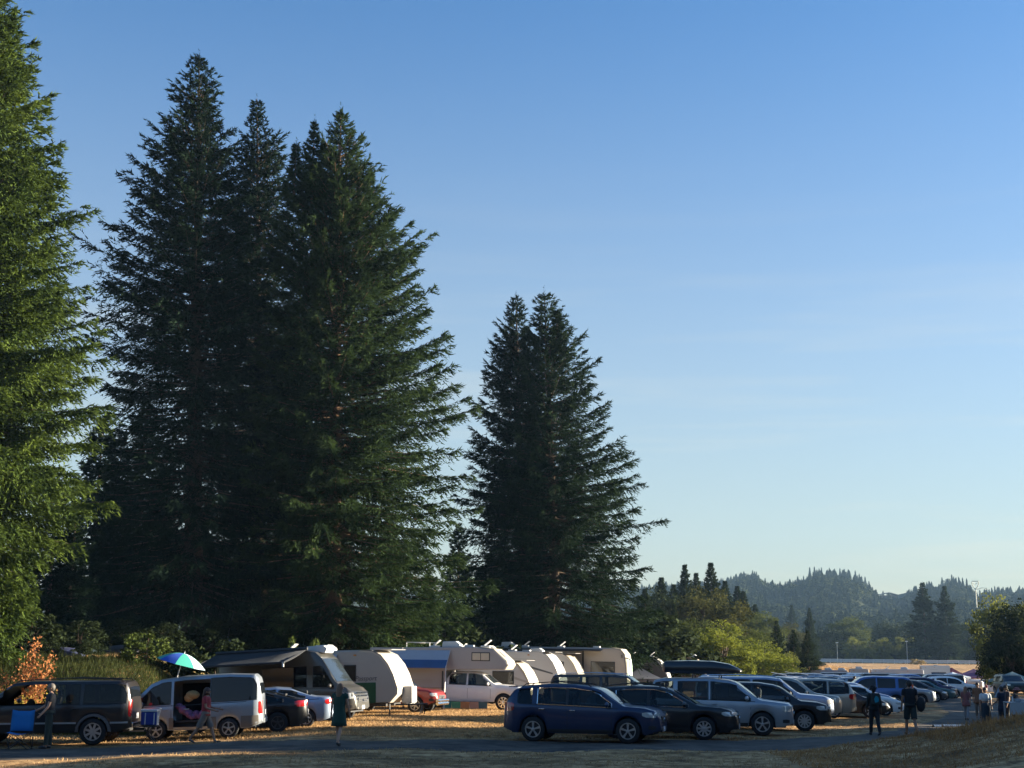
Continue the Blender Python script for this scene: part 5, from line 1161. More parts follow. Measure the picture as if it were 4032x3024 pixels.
MB().tube([(-3.2, -.8, 3.3), (-2.0, -.8, 3.3)], .02, 5).tube([(-3.2, .8, 3.3), (-2.0, .8, 3.3)], .02, 5).tube([(-3.2, -.8, 3.04), (-3.2, -.8, 3.3)], .02, 5).tube([(-2.0, -.8, 3.04), (-2.0, -.8, 3.3)], .02, 5).tube([(-2.6, -.8, 3.3), (-2.6, .8, 3.3)], .02, 5).build('roof_rack', rv_white, cr)
vent(cr, -1.9, 3.06, rv_white, True)
MB().tube([(-3.2, -1.2, .04), (-3.2, -1.2, 1.6)], .035, 6).build('camper_jack', steel, cr); MB().tube([(-1.2, -1.26, .04), (-1.2, -1.26, 1.9)], .035, 6).build('camper_jack', steel, cr)
aw_w = mat('awning_white', (.36, .39, .44), .7, 0, .1, 2); aw_b = mat('awning_blue', (.03, .09, .22), .7, 0, .2, 2)
n = 4; rows = [[(x, -1.2-.9*t_, 2.92-.72*t_) for x in np.linspace(-5.0, -.85, 5)] for t_ in (0, .33, .66)]; rows2 = [[(x, -1.2-.9*t_, 2.92-.72*t_-(.12 if t_ > 1 else 0)) for x in np.linspace(-5.0, -.85, 5)] for t_ in (.66, .85, 1.05)]
MB().rings(rows, cap=False, closed=False).build('awning', aw_w, cr, smooth=30); MB().rings(rows2, cap=False, closed=False).build('awning', aw_b, cr, smooth=30, label='blue lower edge of the awning')
MB().box((-4.15, -.1, 2.0), (1.7, 2.3, 2.05)).build('rear_body', rv_grey, cr, smooth=0, bevel=.03)
MB().tube([(-.85, -1.2, 2.9), (-.85, -2.12, 2.1), (-.9, -2.15, .05)], .022, 6).tube([(-5.0, -2.12, 2.1), (-5.0, -2.15, .05)], .022, 6).build('awning_leg', rv_white, cr)
put(cr, 1856, 70.0, -10)
rm_ = mat('rug', (.10, .22, .16), .9, 0, .6, 2.5)
g_ = GX(1838, 68.6); o = empty('beach_towel', (g_.x, g_.y, g_.z), R(-8), 'colourful towel hanging low below the white pickup', 'towel')
for k, c_ in enumerate([(.04, .20, .16), (.10, .30, .16), (.45, .20, .08), (.42, .25, .18), (.06, .12, .14)]):
    MB().box((-.95+k*.45, 0, .22), (.44, .03, .32)).build('stripe', mat('towel%d' % k, c_, .9), o, smooth=0)
# ---- further trailers and motorhome
trailer('travel_trailer', 'small round nosed white trailer just behind the white pickup', 4.6, 2.45, 1956, 78, -14, rv_white, rv_cream, wins=[(.7, 1.52, 1.15, .62, None)], vents=(0.1,), stripe=[(1.3, 2.2, 1.45, 1.2, rv_grey)])
MATS['paint_navy'] = MATS.get('paint_navy') or mat('stripe_navy', (.03, .05, .09), .4)
trailer('travel_trailer', 'long white trailer with a dark swoosh, behind the small round nosed one', 7.6, 3.05, 1977, 84, -14, rv_white, rv_white, wins=[(1.0, 2.0, .85, .5, None), (-1.4, 2.0, .8, .5, None)], ac=(-.9,), vents=(-2.6, .6, 1.5), stripe=[(1.7, 3.4, 2.15, 1.75, mat('stripe_dark', (.06, .07, .09), .4))])
trailer('travel_trailer', 'grey trailer with a cream curved nose, left of the motorhome', 6.6, 3.0, 2096, 88, -14, rv_grey, rv_cream, wins=[(2.0, 2.1, .5, .7, None), (.2, 2.0, .8, .5, None)], ac=(0.3,), vents=(-1.5,))
mh = empty('motorhome', (0, 0, 0), 0, 'big flat fronted motorhome with its awning out and a pale windscreen shade', 'motorhome')
rv_box(mh, [(-4.6, .5), (-4.62, 3.25), (-4.5, 3.4), (3.9, 3.42), (4.35, 3.32), (4.6, 3.0), (4.72, 2.2), (4.75, 1.2), (4.7, .55), (4.55, .42)], 2.5, rv_tan, bevel=.06)
MB().rings([[(x, -1.265, z), (x, 1.265, z)] for x, z in ((3.75, 3.44), (4.36, 3.36), (4.64, 3.03), (4.76, 2.2), (4.79, 1.2), (4.73, .55))], cap=False, closed=False).build('front_cap', rv_cream, mh, smooth=30)
MB().rings([[(x, -1.1, z), (x, 1.1, z)] for x, z in ((4.72, 2.75), (4.79, 2.3), (4.81, 1.65))], cap=False, closed=False).build('windshield', mat('sunshade', (.45, .62, .52), .35), mh, smooth=30)
win(mh, 3.2, 2.05, 1.5, .9, -1, 2.5); win(mh, 1.2, 2.0, .9, .55, -1, 2.5); win(mh, -1.5, 2.0, 1.1, .55, -1, 2.5)
MB().box((4.45, -1.0, 2.9), (.3, .5, .35)).build('mirror', wframe, mh, smooth=0, bevel=.08); MB().tube([(4.7, -1.2, 2.8), (5.0, -1.42, 2.7), (5.0, -1.42, 2.2)], .05, 6).build('mirror', rv_cream, mh)
MB().box((1.9, -1.27, 1.9), (.12, .02, 2.6)).build('trim', wframe, mh, smooth=0)
for x in (-3.0, 3.1): rv_wheels(mh, (x,), 2.5, .45)
vent(mh, -2.2, 3.4, rv_white, True); vent(mh, .2, 3.4, rv_white, True); vent(mh, 2.6, 3.42, rv_white); ac_unit(mh, -3.4, 3.4)
awning(mh, -4.4, 3.2, -1.28, 3.32, 1.0, .10, wframe); put(mh, 2196, 91, -13)
trailer('travel_trailer', 'dark grey trailer with a white nose behind the low grey canopy', 6.0, 2.9, 2480, 102, -12, rv_dark, rv_white, wins=[(1.2, 1.9, .8, .6, None)], vents=(0.2, 1.6))
trailer('travel_trailer', 'dark trailer behind the black roof box, with sunlit roof units', 7.0, 3.0, 2617, 112, -12, rv_dark, rv_cream, vents=(-2.0,), ac=(2.2, ))
gf = 'far trailers at the end of the field'
trailer('travel_trailer', 'long grey far trailer with its nose hidden by the raised tailgate', 5.8, 2.75, 3250, 168, -10, rv_dark2, None, 'vee', ac=(0.3, 1.9), vents=(-1.2,), wins=[(0, 1.9, 1, .5, None)], group=gf)
trailer('travel_trailer', 'pale boxy far trailer right of the long grey one', 2.2, 2.95, 3380, 172, -10, rv_grey, None, 'flat', ac=(0,), group=gf, wheelx=(0,))
trailer('travel_trailer', 'long white far trailer with a sunlit square end', 6.2, 2.95, 3530, 172, -10, rv_white, None, 'flat', ac=(.9,), vents=(-1.2,), wins=[(1.7, 1.5, 1.1, .6, None), (-1.5, 1.5, .5, .5, None)], group=gf)
trailer('travel_trailer', 'tall white far trailer with a long dark window and sunlit end', 3.4, 3.45, 3680, 176, -10, rv_white, rv_white, 'flat', vents=(.1,), wins=[(.3, 2.3, 1.7, .6, None)], group=gf, wheelx=(0,), stripe=[(-1.8, .6, 1.9, 1.2, MATS['paint_midblue'] if 'paint_midblue' in MATS else rv_grey)])

# ================================================================ canopies and small things
def canopy(name, px, Y, apex_py, W, D, rise, m, label, rz=0, legs=True, cat='canopy', panel=None, tone=None, group='pop up canopies'):
    g_ = GX(px, Y); za = P(px, apex_py, Y).z-g_.z; ze_ = za-rise
    root = empty(name, g_, R(rz), label, cat, group)
    hw_, hd = W/2, D/2; c = [(-hw_, -hd), (hw_, -hd), (hw_, hd), (-hw_, hd)]
    mb = MB(); 
    for i in range(4):
        a, b_ = c[i], c[(i+1) % 4]; n = 5; rows = []
        for k in range(n+1):
            t_ = k/n; zz = ze_+(za-ze_)*(t_**1.25); rows.append([((a[0]+(b_[0]-a[0])*q)*(1-t_), (a[1]+(b_[1]-a[1])*q)*(1-t_), zz) for q in (0, .5, 1)])
        mb.rings(rows, cap=False, closed=False)
        mb.add([(a[0], a[1], ze_), (b_[0], b_[1], ze_), (b_[0], b_[1], ze_-.22), (a[0], a[1], ze_-.22)], [(0, 1, 2, 3)])
    mb.build('roof', m, root, smooth=30)
    if legs:
        for a in c: MB().tube([(a[0]*.98, a[1]*.98, -.05), (a[0]*.98, a[1]*.98, ze_)], .025, 5).build('leg', rv_grey, root)
    if panel:
        MB().add([(hw_*.15, -hd*.75, ze_+(za-ze_)*.30+.05), (hw_*.75, -hd*.8, ze_+(za-ze_)*.17+.05), (hw_*.45, -hd*.25, ze_+(za-ze_)*.62+.05), (0.02, -hd*.35, ze_+(za-ze_)*.62+.05)], [(0, 1, 2, 3)]).build('panel', panel, root, smooth=0)
    return root
cm = lambda n, c: mat(n, c, .85, 0, .12, 1.5)
canopy('canopy', 2522, 96, 2628, 3.0, 3.0, .75, cm('cloth_grey', (.12, .12, .135)), 'low grey canopy in front of the dark grey trailer')
canopy('canopy', 3745, 178, 2628, 3.2, 3.2, 1.0, cm('cloth_maroon', (.10, .02, .045)), 'dark maroon canopy right of the tall white far trailer')
canopy('canopy', 3832, 176, 2633, 4.6, 3.2, 1.0, cm('cloth_purple', (.15, .07, .14)), 'dusty purple canopy with a pale panel, right of the maroon one', panel=cm('cloth_pale', (.55, .58, .62)))
canopy('canopy', 3872, 190, 2626, 3.6, 3.2, 1.1, MATS['cloth_maroon'], 'maroon canopy behind the purple one')
canopy('canopy', 3748, 170, 2646, 3.0, 3.0, .55, cm('cloth_paleblue', (.45, .52, .58)), 'pale canopy edge behind the blue parasol', rz=20)
canopy('canopy', 3983, 132, 2644, 3.6, 3.2, .8, cm('cloth_sage', (.25, .32, .28)), 'pale green canopy over the dark boxy car at the right')
def umbrella(loc, r, h, tilt, cols, label, rz=0, pole=1.2):
    root = empty('umbrella', loc, rz, label, 'umbrella'); root.rotation_euler = (0, R(tilt), rz)
    n = 8
    for k in range(n):
        rows = []
        for i in range(7):
            t_ = i/6; z = h-r*.42*(t_**1.9)
            rows.append([(r*t_*math.cos(2*math.pi*(k+q)/n)*(1-.04*t_*math.sin(math.pi*q)), r*t_*math.sin(2*math.pi*(k+q)/n)*(1-.04*t_*math.sin(math.pi*q)), z-.02*t_*math.sin(math.pi*q)*0) for q in (0, .5, 1)])
        MB().rings(rows, cap=False, closed=False).build('panel', cols[k % len(cols)], root, smooth=50)
    MB().tube([(0, 0, 0), (0, 0, h+.06)], .015, 6).build('pole', rv_white, root)
    for k in range(n): MB().tube([(0, 0, h-.02), (r*.5*math.cos(k*math.pi*2/n), r*.5*math.sin(k*math.pi*2/n), h-.42*r*.27-.02), (r*.98*math.cos(k*math.pi*2/n), r*.98*math.sin(k*math.pi*2/n), h-.42*r*.97-.01)], .006, 4).build('rib', steel, root)
    return root
ub_, ut, uw = cm('cloth_blue', (.015, .08, .42)), cm('cloth_teal', (.03, .30, .24)), cm('cloth_lightblue', (.50, .62, .68))
gz_ = T(GX(698, 44.2).x, 44.2)
base = P(698, 2662, 43.9); umbrella((base.x, 43.9, base.z-.03), .80, .76, 14, [ut, uw, ub_, ut, ut, ub_, ut, uw], 'blue, green and white beach umbrella fixed on the roof of the silver minivan', rz=R(0))
g_ = GX(3752, 166); umbrella((g_.x, g_.y, g_.z), 1.45, P(3752, 2652, 166).z-g_.z, 0, [cm('cloth_bright_blue', (.03, .16, .5))], 'bright blue parasol below the maroon canopies')
# teardrop shaped pale tent wall
g_ = GX(3930, 120); root = empty('tent', g_, R(-20), 'pale leaning tent flap left of the pale green canopy', 'tent'); tm = cm('cloth_tent', (.30, .32, .34))
MB().add([(-.5, 0, 0), (.4, 0, 0), (.5, .1, 1.3), (.3, .2, 1.32), (-.15, .4, .8), (-.5, .8, 0), (.45, .9, 0)], [(0, 1, 2, 3, 4), (0, 4, 5), (2, 1, 6), (3, 2, 6), (4, 3, 6, 5)]).build('flysheet', tm, root, smooth=0)
# banner flag behind the grey canopy
g_ = GX(2565, 108); root = empty('flag', g_, 0, 'blue and white slanted banner above the dark grey trailer', 'flag')
h_ = P(2560, 2562, 108).z-g_.z
MB().tube([(-.6, 0, 0), (.35, 0, h_)], .05, 6).build('pole', rv_white, root); MB().add([(.30, 0, h_-.05), (-.85, .05, h_-.1), (-.25, 0, h_-.95)], [(0, 1, 2)]).build('cloth', cm('cloth_sky', (.30, .42, .55)), root, smooth=0); MB().box((.05, .0, h_-.75), (.22, .05, 1.3), Matrix.Rotation(R(22), 3, 'Y')).build('cloth', uw, root, smooth=0)
# cooler on a small stand, folding chair
g_ = GX(604, 41.6); st = empty('folding_stand', g_, R(4), 'dark low folding stand under the blue cooler', 'stand')
zt_ = P(604, 2856, 41.6).z-g_.z
MB().box((0, 0, zt_-.02), (.52, .38, .03)).build('top', plastic, st, smooth=0)
for x in (-.22, .22):
    for y in (-.15, .15): MB().tube([(x, y, 0), (-x*.6, y, zt_-.02)], .012, 5).build('leg', steel, st)
cl = empty('cooler', (g_.x, g_.y, g_.z+zt_), R(4), 'blue cooler with a white lid, between the brown wagon and the silver minivan', 'cooler')
MB().box((0, 0, .20), (.46, .32, .38), taper=1.05).build('box', mat('cooler_blue', (.01, .035, .22), .4), cl, smooth=0, bevel=.03); MB().box((0, 0, .43), (.50, .36, .07)).build('lid', rv_white, cl, smooth=0, bevel=.02)
MB().tube([(.26, -.1, .30), (.30, -.1, .5), (.30, .1, .5), (.26, .1, .30)], .015, 6).box((.245, 0, .2), (.02, .30, .38)).build('handle', rv_white, cl)
for x in (-.1, .16): MB().box((x, -.172, .2), (.03, .01, .34)).build('rib', rv_white, cl, smooth=0)
g_ = GX(108, 39.8); ch = empty('camp_chair', g_, R(8), 'bright blue folding camp chair in front of the brown wagon', 'folding chair'); cb = cm('cloth_cyan', (.01, .16, .42))
zz = P(108, 2800, 39.8).z-g_.z; s_ = zz/.92
MB().rings([[(x*s_, (-.02+.05*math.cos(x*6)+.28*(1-t_)*.0+.1*t_)*s_, (.44+.48*t_+(.03 if abs(x) > .2 else 0)*t_)*s_) for x in (-.27, -.14, 0, .14, .27)] for t_ in (0, .35, .7, 1)], cap=False, closed=False).build('backrest', cb, ch, smooth=60).modifiers.new('s', 'SOLIDIFY').thickness = .012
MB().rings([[(x*s_, y*s_, (.42-.05*math.cos(x*6))*s_) for x in (-.27, -.14, 0, .14, .27)] for y in (0, -.22, -.44)], cap=False, closed=False).build('seat', cb, ch, smooth=60)
for (a, b_) in (((-.28, 0, 0), (.28, 0, .42)), ((.28, 0, 0), (-.28, 0, .42)), ((-.28, -.45, 0), (.28, -.45, .42)), ((.28, -.45, 0), (-.28, -.45, .42)), ((-.28, 0, 0), (-.28, .06, .92)), ((.28, 0, 0), (.28, .06, .92)), ((-.28, 0, 0), (-.28, -.45, .42)), ((.28, 0, 0), (.28, -.45, .42))):
    MB().tube([tuple(v*s_ for v in a), tuple(v*s_ for v in b_)], .011, 6).build('leg', steel, ch)
# white folding table behind the mound
g_ = GX(3985, 52.5); zt_ = P(3985, 2764, 52.5).z-g_.z; tb = empty('folding_table', (g_.x, g_.y, g_.z), R(-4), 'pale moulded folding table at the right edge behind the mound', 'table'); tg = mat('table_plastic', (.36, .37, .38), .6)
MB().box((0, 0, zt_-.02), (.62, .9, .04)).build('tabletop', tg, tb, smooth=0, bevel=.01); MB().box((0, -.43, zt_-.24), (.56, .03, .42)).build('side_panel', tg, tb, smooth=0, bevel=.01)
for x in (-.27, .27):
    for y in (-.4, .4): MB().box((x, y, zt_/2-.02), (.06, .05, zt_)).build('leg', tg, tb, smooth=0)
o = MB().lathe_y([(0, .05), (.02, .11), (.12, .13), (.13, .12)], 14).build('bowl', mat('bowl_clear', (.35, .38, .40), .2), None); o.matrix_world = Matrix.Translation((g_.x+.05, g_.y-.2, g_.z+zt_)) @ Matrix.Rotation(R(90), 4, 'X'); tag(o, 'clear round bowl on the pale folding table', 'bowl')
o = MB().tube([(0, 0, 0), (0, 0, .12), (0, 0, .17), (0, 0, .22)], [.04, .04, .02, .018], 10).build('bottle', rv_white, None); o.location = (g_.x-.16, g_.y-.25, g_.z+zt_); tag(o, 'small white bottle on the pale folding table', 'bottle')
o = MB().box((0, 0, .06), (.22, .15, .12)).build('box', rv_white, None, smooth=0, bevel=.01); o.location = (g_.x+.24, g_.y-.1, g_.z+zt_); tag(o, 'low white box at the right end of the pale folding table', 'box')
# white strip of worn paint on a rubber hump across the road
a = GX(3662, 55.5); b_ = GX(3936, 55.5); root = empty('speed_bump', ((a.x+b_.x)/2, 55.5, T((a.x+b_.x)/2, 55.5)), 0, 'low hump with worn white paint across the gravel road', 'speed bump')
rows = []; rr = random.Random(4)
for i in range(25):
    x = a.x+(b_.x-a.x)*i/24; z = T(x, 55.5)-root.location.z+.02; rows.append([(x-root.location.x, -.17, z), (x-root.location.x, -.08, z+.07), (x-root.location.x, .08, z+.07), (x-root.location.x, .17, z)])
MB().rings(rows, cap=False, closed=False).build('hump', mat('hump', (.06, .06, .06), .8), root, smooth=40)
x = a.x
while x < b_.x-.1:
    l_ = rr.choice([.12, .3, .6, .9]); x1 = min(b_.x, x+l_); xm = (x+x1)/2; z = T(xm, 55.5)-root.location.z+.02
    MB().add([(x-root.location.x, -.175, z+.012), (x1-root.location.x, -.175, z+.012), (x1-root.location.x, -.085, z+.082), (x-root.location.x, -.085, z+.082)], [(0, 1, 2, 3)]).build('paint', mat('worn_white', (.6, .62, .6), .6, 0, .3, 6), root, smooth=0); x = x1+rr.uniform(.02, .14)
# camping gear half hidden on the bank under the firs
def bankthing(px, py, Y, name, label, cat, fn):
    g_ = GX(px, Y); o = empty(name, g_, 0, label, cat); fn(o)
def tentfn(c, w_, h_):
    def f(o): 
        MB().sphere((0, 0, 0), (w_, w_*.8, h_), 12, 6, (0, 1)).build('flysheet', c, o, smooth=60)
        MB().box((0, -w_*.79, h_*.3), (w_*.3, .05, h_*.5)).build('door', cm('cloth_door', (.03, .04, .06)), o, smooth=0)
    return f
bankthing(250, 2550, 63, 'tent', 'dark blue tent in the shade on the bank, right of the orange sapling', 'tent', tentfn(cm('cloth_navy', (.008, .015, .06)), 1.0, .42))
bankthing(480, 2540, 68, 'tent', 'grey tent in the shade under the firs, above the brown wagon', 'tent', tentfn(cm('cloth_shade_grey', (.035, .038, .045)), 1.1, .42))
g_ = GX(880, 72); root = empty('tarp', (g_.x, g_.y, g_.z), 0, 'pale blue tarp hanging under the firs above the umbrella', 'tarp')
h0 = P(880, 2548, 72).z-g_.z
MB().add([(-.35, 0, h0-.1), (.15, .05, h0+.55), (.38, 0, h0+.35), (.25, -.05, h0-.35), (.0, 0, h0-.55)], [(0, 1, 2, 3, 4)]).build('cloth', cm('cloth_tarp', (.16, .19, .26)), root, smooth=0).modifiers.new('s', 'SOLIDIFY').thickness = .02
MB().tube([(.15, .05, h0+.55), (.4, .4, h0+2.2)], .01, 4).build('rope', steel, root)
# ================================================================ people
def skinm(n, c): return mat(n, c, .55, 0, .08, 12, spec=.35)
sk_l, sk_m, sk_d = skinm('skin_light', (.42, .25, .17)), skinm('skin_mid', (.30, .17, .11)), skinm('skin_dark', (.10, .055, .035))
cl = lambda n, c: mat('fabric_'+n, c, .85, 0, .22, 9, bump=.2)
def person(px, Y, face, h, label, skin=sk_m, hair=(.03, .02, .015), legs=((22, 8), (-18, 12)), arms=((12, 20, 8), (-14, 15, 8)), lean=0, top=('shirt', (.02, .02, .03)), bottom=('shorts', (.03, .03, .035)), hairstyle='short', shoes=(.03, .03, .03), head_turn=0, sleeve=.55, hat=None, z=None, group=None, bag=None):
    """face: heading in degrees (0 = towards the right). legs: (hip swing, knee bend); arms: (swing, elbow bend, spread)"""
    s = h/1.75; g_ = GX(px, Y); root = empty('person', (0, 0, 0), R(face), label, 'person', group)
    J = {}; V = lambda *a: Vector(a)
    ln = R(lean); up = V(math.sin(ln), 0, math.cos(ln))
    pel = V(0, 0, .93); J['pel'] = pel; J['belly'] = pel+up*.16; J['chest'] = pel+up*.36; J['sh'] = pel+up*.49; J['neck'] = pel+up*.555; J['head'] = pel+up*.67+V(.015, 0, 0); J['crown'] = J['head']+up*.10
    feet = []
    for sd_, (a, kb) in zip((1, -1), legs):
        hp = pel+V(0, .09*sd_, -.05); a1 = R(a); kn = hp+V(math.sin(a1), .0, -math.cos(a1))*.44; a2 = R(a-kb); an = kn+V(math.sin(a2), 0, -math.cos(a2))*.41
        fa = R(max(-35, min(15, (a-kb)*.6))); toe = an+V(math.cos(fa), .01*sd_, math.sin(fa)-.05)*.17+V(0, 0, -.035); J[sd_, 'hip'], J[sd_, 'kn'], J[sd_, 'an'], J[sd_, 'toe'] = hp, kn, an, toe; feet += [an.z-.065, toe.z-.03]
    dz = -min(feet)
    for k in J: J[k] = J[k]+V(0, 0, dz)
    for sd_, (a, eb, ab) in zip((1, -1), arms):
        sh = J['sh']+V(0, .185*sd_, -.03); a1 = R(a); b1 = R(ab); el = sh+V(math.sin(a1), math.sin(b1)*sd_, -math.cos(a1)).normalized()*.29
        a2 = R(a+eb); wr = el+V(math.sin(a2), math.sin(b1)*.3*sd_, -math.cos(a2)).normalized()*.25; d = (wr-el).normalized(); pm = wr+d*.075
        J[sd_, 'sh'], J[sd_, 'el'], J[sd_, 'wr'], J[sd_, 'pm'] = sh, el, wr, pm
    bm = bmesh.new(); SL = bm.verts.layers.skin.verify(); B = {}
    def v(key, co, r, root_=False):
        q = bm.verts.new(co*s); q[SL].radius = (r*s, r*s) if not hasattr(r, '__len__') else (r[0]*s, r[1]*s); q[SL].use_root = root_; B[key] = q; return q
    def e(a, b_): bm.edges.new((B[a], B[b_]))
    v('pel', J['pel'], .125, True); v('belly', J['belly'], .115); v('chest', J['chest'], .125); v('sh', J['sh'], .09); v('neck', J['neck'], .052); v('jaw', J['head']-up*.045+V(.015, 0, 0), .068); v('head', J['head']+up*.02, .088); v('crown', J['crown']-up*.02, .07)
    for a, b_ in (('pel', 'belly'), ('belly', 'chest'), ('chest', 'sh'), ('sh', 'neck'), ('neck', 'jaw'), ('jaw', 'head'), ('head', 'crown')): e(a, b_)
    for sd_ in (1, -1):
        v((sd_, 'hip'), J[sd_, 'hip'], .095); v((sd_, 'th'), (J[sd_, 'hip']+J[sd_, 'kn'])/2, .078); v((sd_, 'kn'), J[sd_, 'kn'], .054); v((sd_, 'cf'), J[sd_, 'kn']*.65+J[sd_, 'an']*.35, .055); v((sd_, 'an'), J[sd_, 'an'], .036); v((sd_, 'toe'), J[sd_, 'toe'], .032)
        e('pel', (sd_, 'hip'))
        for a, b_ in (('hip', 'th'), ('th', 'kn'), ('kn', 'cf'), ('cf', 'an'), ('an', 'toe')): e((sd_, a), (sd_, b_))
        v((sd_, 'sh'), J[sd_, 'sh'], .056); v((sd_, 'el'), J[sd_, 'el'], .040); v((sd_, 'wr'), J[sd_, 'wr'], .027); v((sd_, 'pm'), J[sd_, 'pm'], .030)
        e('sh', (sd_, 'sh'))
        for a, b_ in (('sh', 'el'), ('el', 'wr'), ('wr', 'pm')): e((sd_, a), (sd_, b_))
        d = (J[sd_, 'pm']-J[sd_, 'wr']).normalized(); side = V(0, 1, 0).cross(d).normalized(); inw = V(0, -sd_, 0)
        for k, (o_, L_) in enumerate(((-.026, .072), (-.009, .082), (.009, .077), (.026, .060))):
            p0 = J[sd_, 'pm']+side*o_+d*.02; p1 = p0+d*L_*.5; p2 = p1+(d*.8+inw*.6).normalized()*L_*.5
            v((sd_, 'f', k), p1, .0085); v((sd_, 'g', k), p2, .0075); e((sd_, 'pm'), (sd_, 'f', k)); e((sd_, 'f', k), (sd_, 'g', k))
        tp = J[sd_, 'wr']+d*.03+side*.03*-1+V(.0, 0, 0); tq = tp+(d*.6-side*.7+inw*.3).normalized()*.05; v((sd_, 't', 0), tp, .012); v((sd_, 't', 1), tq, .009); e((sd_, 'wr'), (sd_, 't', 0)); e((sd_, 't', 0), (sd_, 't', 1))
    me = bpy.data.meshes.new('body'); bm.to_mesh(me); bm.free(); me.materials.append(skin); body = link('body', me, root)
    sm_ = body.modifiers.new('skin', 'SKIN'); sm_.use_smooth_shade = True; su = body.modifiers.new('sub', 'SUBSURF'); su.levels = 1; su.render_levels = 1
    Z = lambda p: p*s
    hd = J['head']; tr_ = Matrix.Rotation(R(head_turn), 3, 'Z')
    # face: nose, eyes, mouth, ears
    fx = tr_ @ V(1, 0, 0); fy = tr_ @ V(0, 1, 0)
    MB().sphere(Z(hd+fx*.098+V(0, 0, -.012)), (.016*s, .012*s, .022*s), 8, 6).build('nose', skin, root)
    for q in (1, -1):
        MB().sphere(Z(hd+fx*.084+fy*.033*q+V(0, 0, .012)), (.008*s, .012*s, .008*s), 8, 5).build('eye', mat('eye', (.03, .02, .02), .2), root)
        MB().sphere(Z(hd+fy*.088*q+V(0, 0, -.005)), (.018*s, .010*s, .030*s), 8, 5).build('ear', skin, root)
    MB().sphere(Z(hd+fx*.082+V(0, 0, -.055)), (.010*s, .026*s, .006*s), 8, 5).build('mouth', mat('lips', (.28, .10, .08), .5), root)
    hm_ = mat('hair_%d_%d_%d' % tuple(int(c*100) for c in hair), hair, .6, 0, .3, 25)
    hb = MB(); hb.sphere(Z(hd+V(0, 0, .02)-fx*.012), (.108*s, .100*s, .115*s), 14, 9, (-.12, 1)); hb.sphere(Z(hd-fx*.04+V(0, 0, -.01)), (.075*s, .088*s, .085*s), 12, 8)
    rnd = random.Random(int(px))
    if hairstyle == 'long':
        hb.tube([Z(hd-fx*.05+V(0, 0, .06)), Z(hd-fx*.085+V(0, 0, -.06)), Z(hd-fx*.10+V(0, 0, -.2)), Z(hd-fx*.10+V(0, .01, -.33)), Z(hd-fx*.09+V(0, 0, -.43))], [(.07*s, .09*s), (.055*s, .095*s), (.05*s, .10*s), (.04*s, .085*s), (.01*s, .03*s)], 10)
    if hairstyle == 'curly':
        for k in range(34):
            a, b_ = rnd.uniform(0, 6.28), rnd.uniform(-.1, 1); q = math.sqrt(max(0, 1-b_*b_)); hb.sphere(Z(hd+V(math.cos(a)*q*.115-.01, math.sin(a)*q*.115, .02+b_*.12)), .042*s, 7, 5)
    if hairstyle == 'bun': hb.sphere(Z(hd-fx*.06+V(0, 0, .12)), .05*s, 8, 6)
    if hairstyle == 'tied': hb.tube([Z(hd-fx*.09), Z(hd-fx*.14+V(0, 0, -.08)), Z(hd-fx*.12+V(0, 0, -.22))], [.03*s, .035*s, .01*s], 8)
    hb.build('hair', hm_, root, smooth=60)
    if hat: MB().lathe_y([(0, .02), (0, .17), (.02, .175), (.035, .12), (.06, .11), (.10, .09), (.115, .03)], 16).build('hat', cl('hat_'+str(int(hat[0]*100)), hat), root).matrix_local = Matrix.Translation(Z(hd+V(0, 0, .045))) @ Matrix.Rotation(R(90), 4, 'X')
    # clothes
    def ringz(c, rx, ry, n=14, d=None): return [Z(c+V(rx*math.cos(2*math.pi*k/n), ry*math.sin(2*math.pi*k/n), 0)) for k in range(n)]
    def cloth(nm, rings, m): MB().rings(rings, cap=False).build(nm, m, root, smooth=70).modifiers.new('s', 'SOLIDIFY').thickness = .006
    tk, tc_ = top; tmat = cl(label[:10].replace(' ', '_')+'t%d' % px, tc_)
    c0 = pel+V(0, 0, dz)
    tors = [(J['sh']+up*.045, .060, .075), (J['sh']+up*.015, .105, .165), (J['sh']-up*.03, .125, .205), (J['chest'], .140, .195), (J['belly']+up*.03, .132, .165), (c0+up*.05, .138, .170)]
    if tk == 'shirt': tors.append((c0-V(0, 0, .06), .145, .185))
    if tk == 'crop': tors = tors[:5]
    if tk == 'dress': tors += [(c0-V(0, 0, .08), .16, .195), (c0-V(0, 0, .25), .185, .215), (c0-V(0, 0, .40), .205, .235)]
    if tk == 'tunic': tors += [(c0-V(0, 0, .10), .165, .20), (c0-V(0, 0, .24), .18, .225)]
    cloth('dress' if tk == 'dress' else 'shirt', [ringz(*t_) for t_ in tors], tmat)
    if sleeve > 0:
        for sd_ in (1, -1):
            a, b_, c_ = J[sd_, 'sh'], J[sd_, 'el'], J[sd_, 'wr']; i_ = a-V(0, .05*sd_, -.015)
            pts = [Z(i_), Z(a), Z(a+(b_-a)*min(1, sleeve))]; rad = [.075*s, .072*s, .062*s]
            if sleeve > 1: pts.append(Z(b_+(c_-b_)*(sleeve-1))); rad.append(.045*s)
            MB().tube(pts, rad, 12, False).build('sleeve', tmat, root, smooth=70)
    bk_, bc = bottom
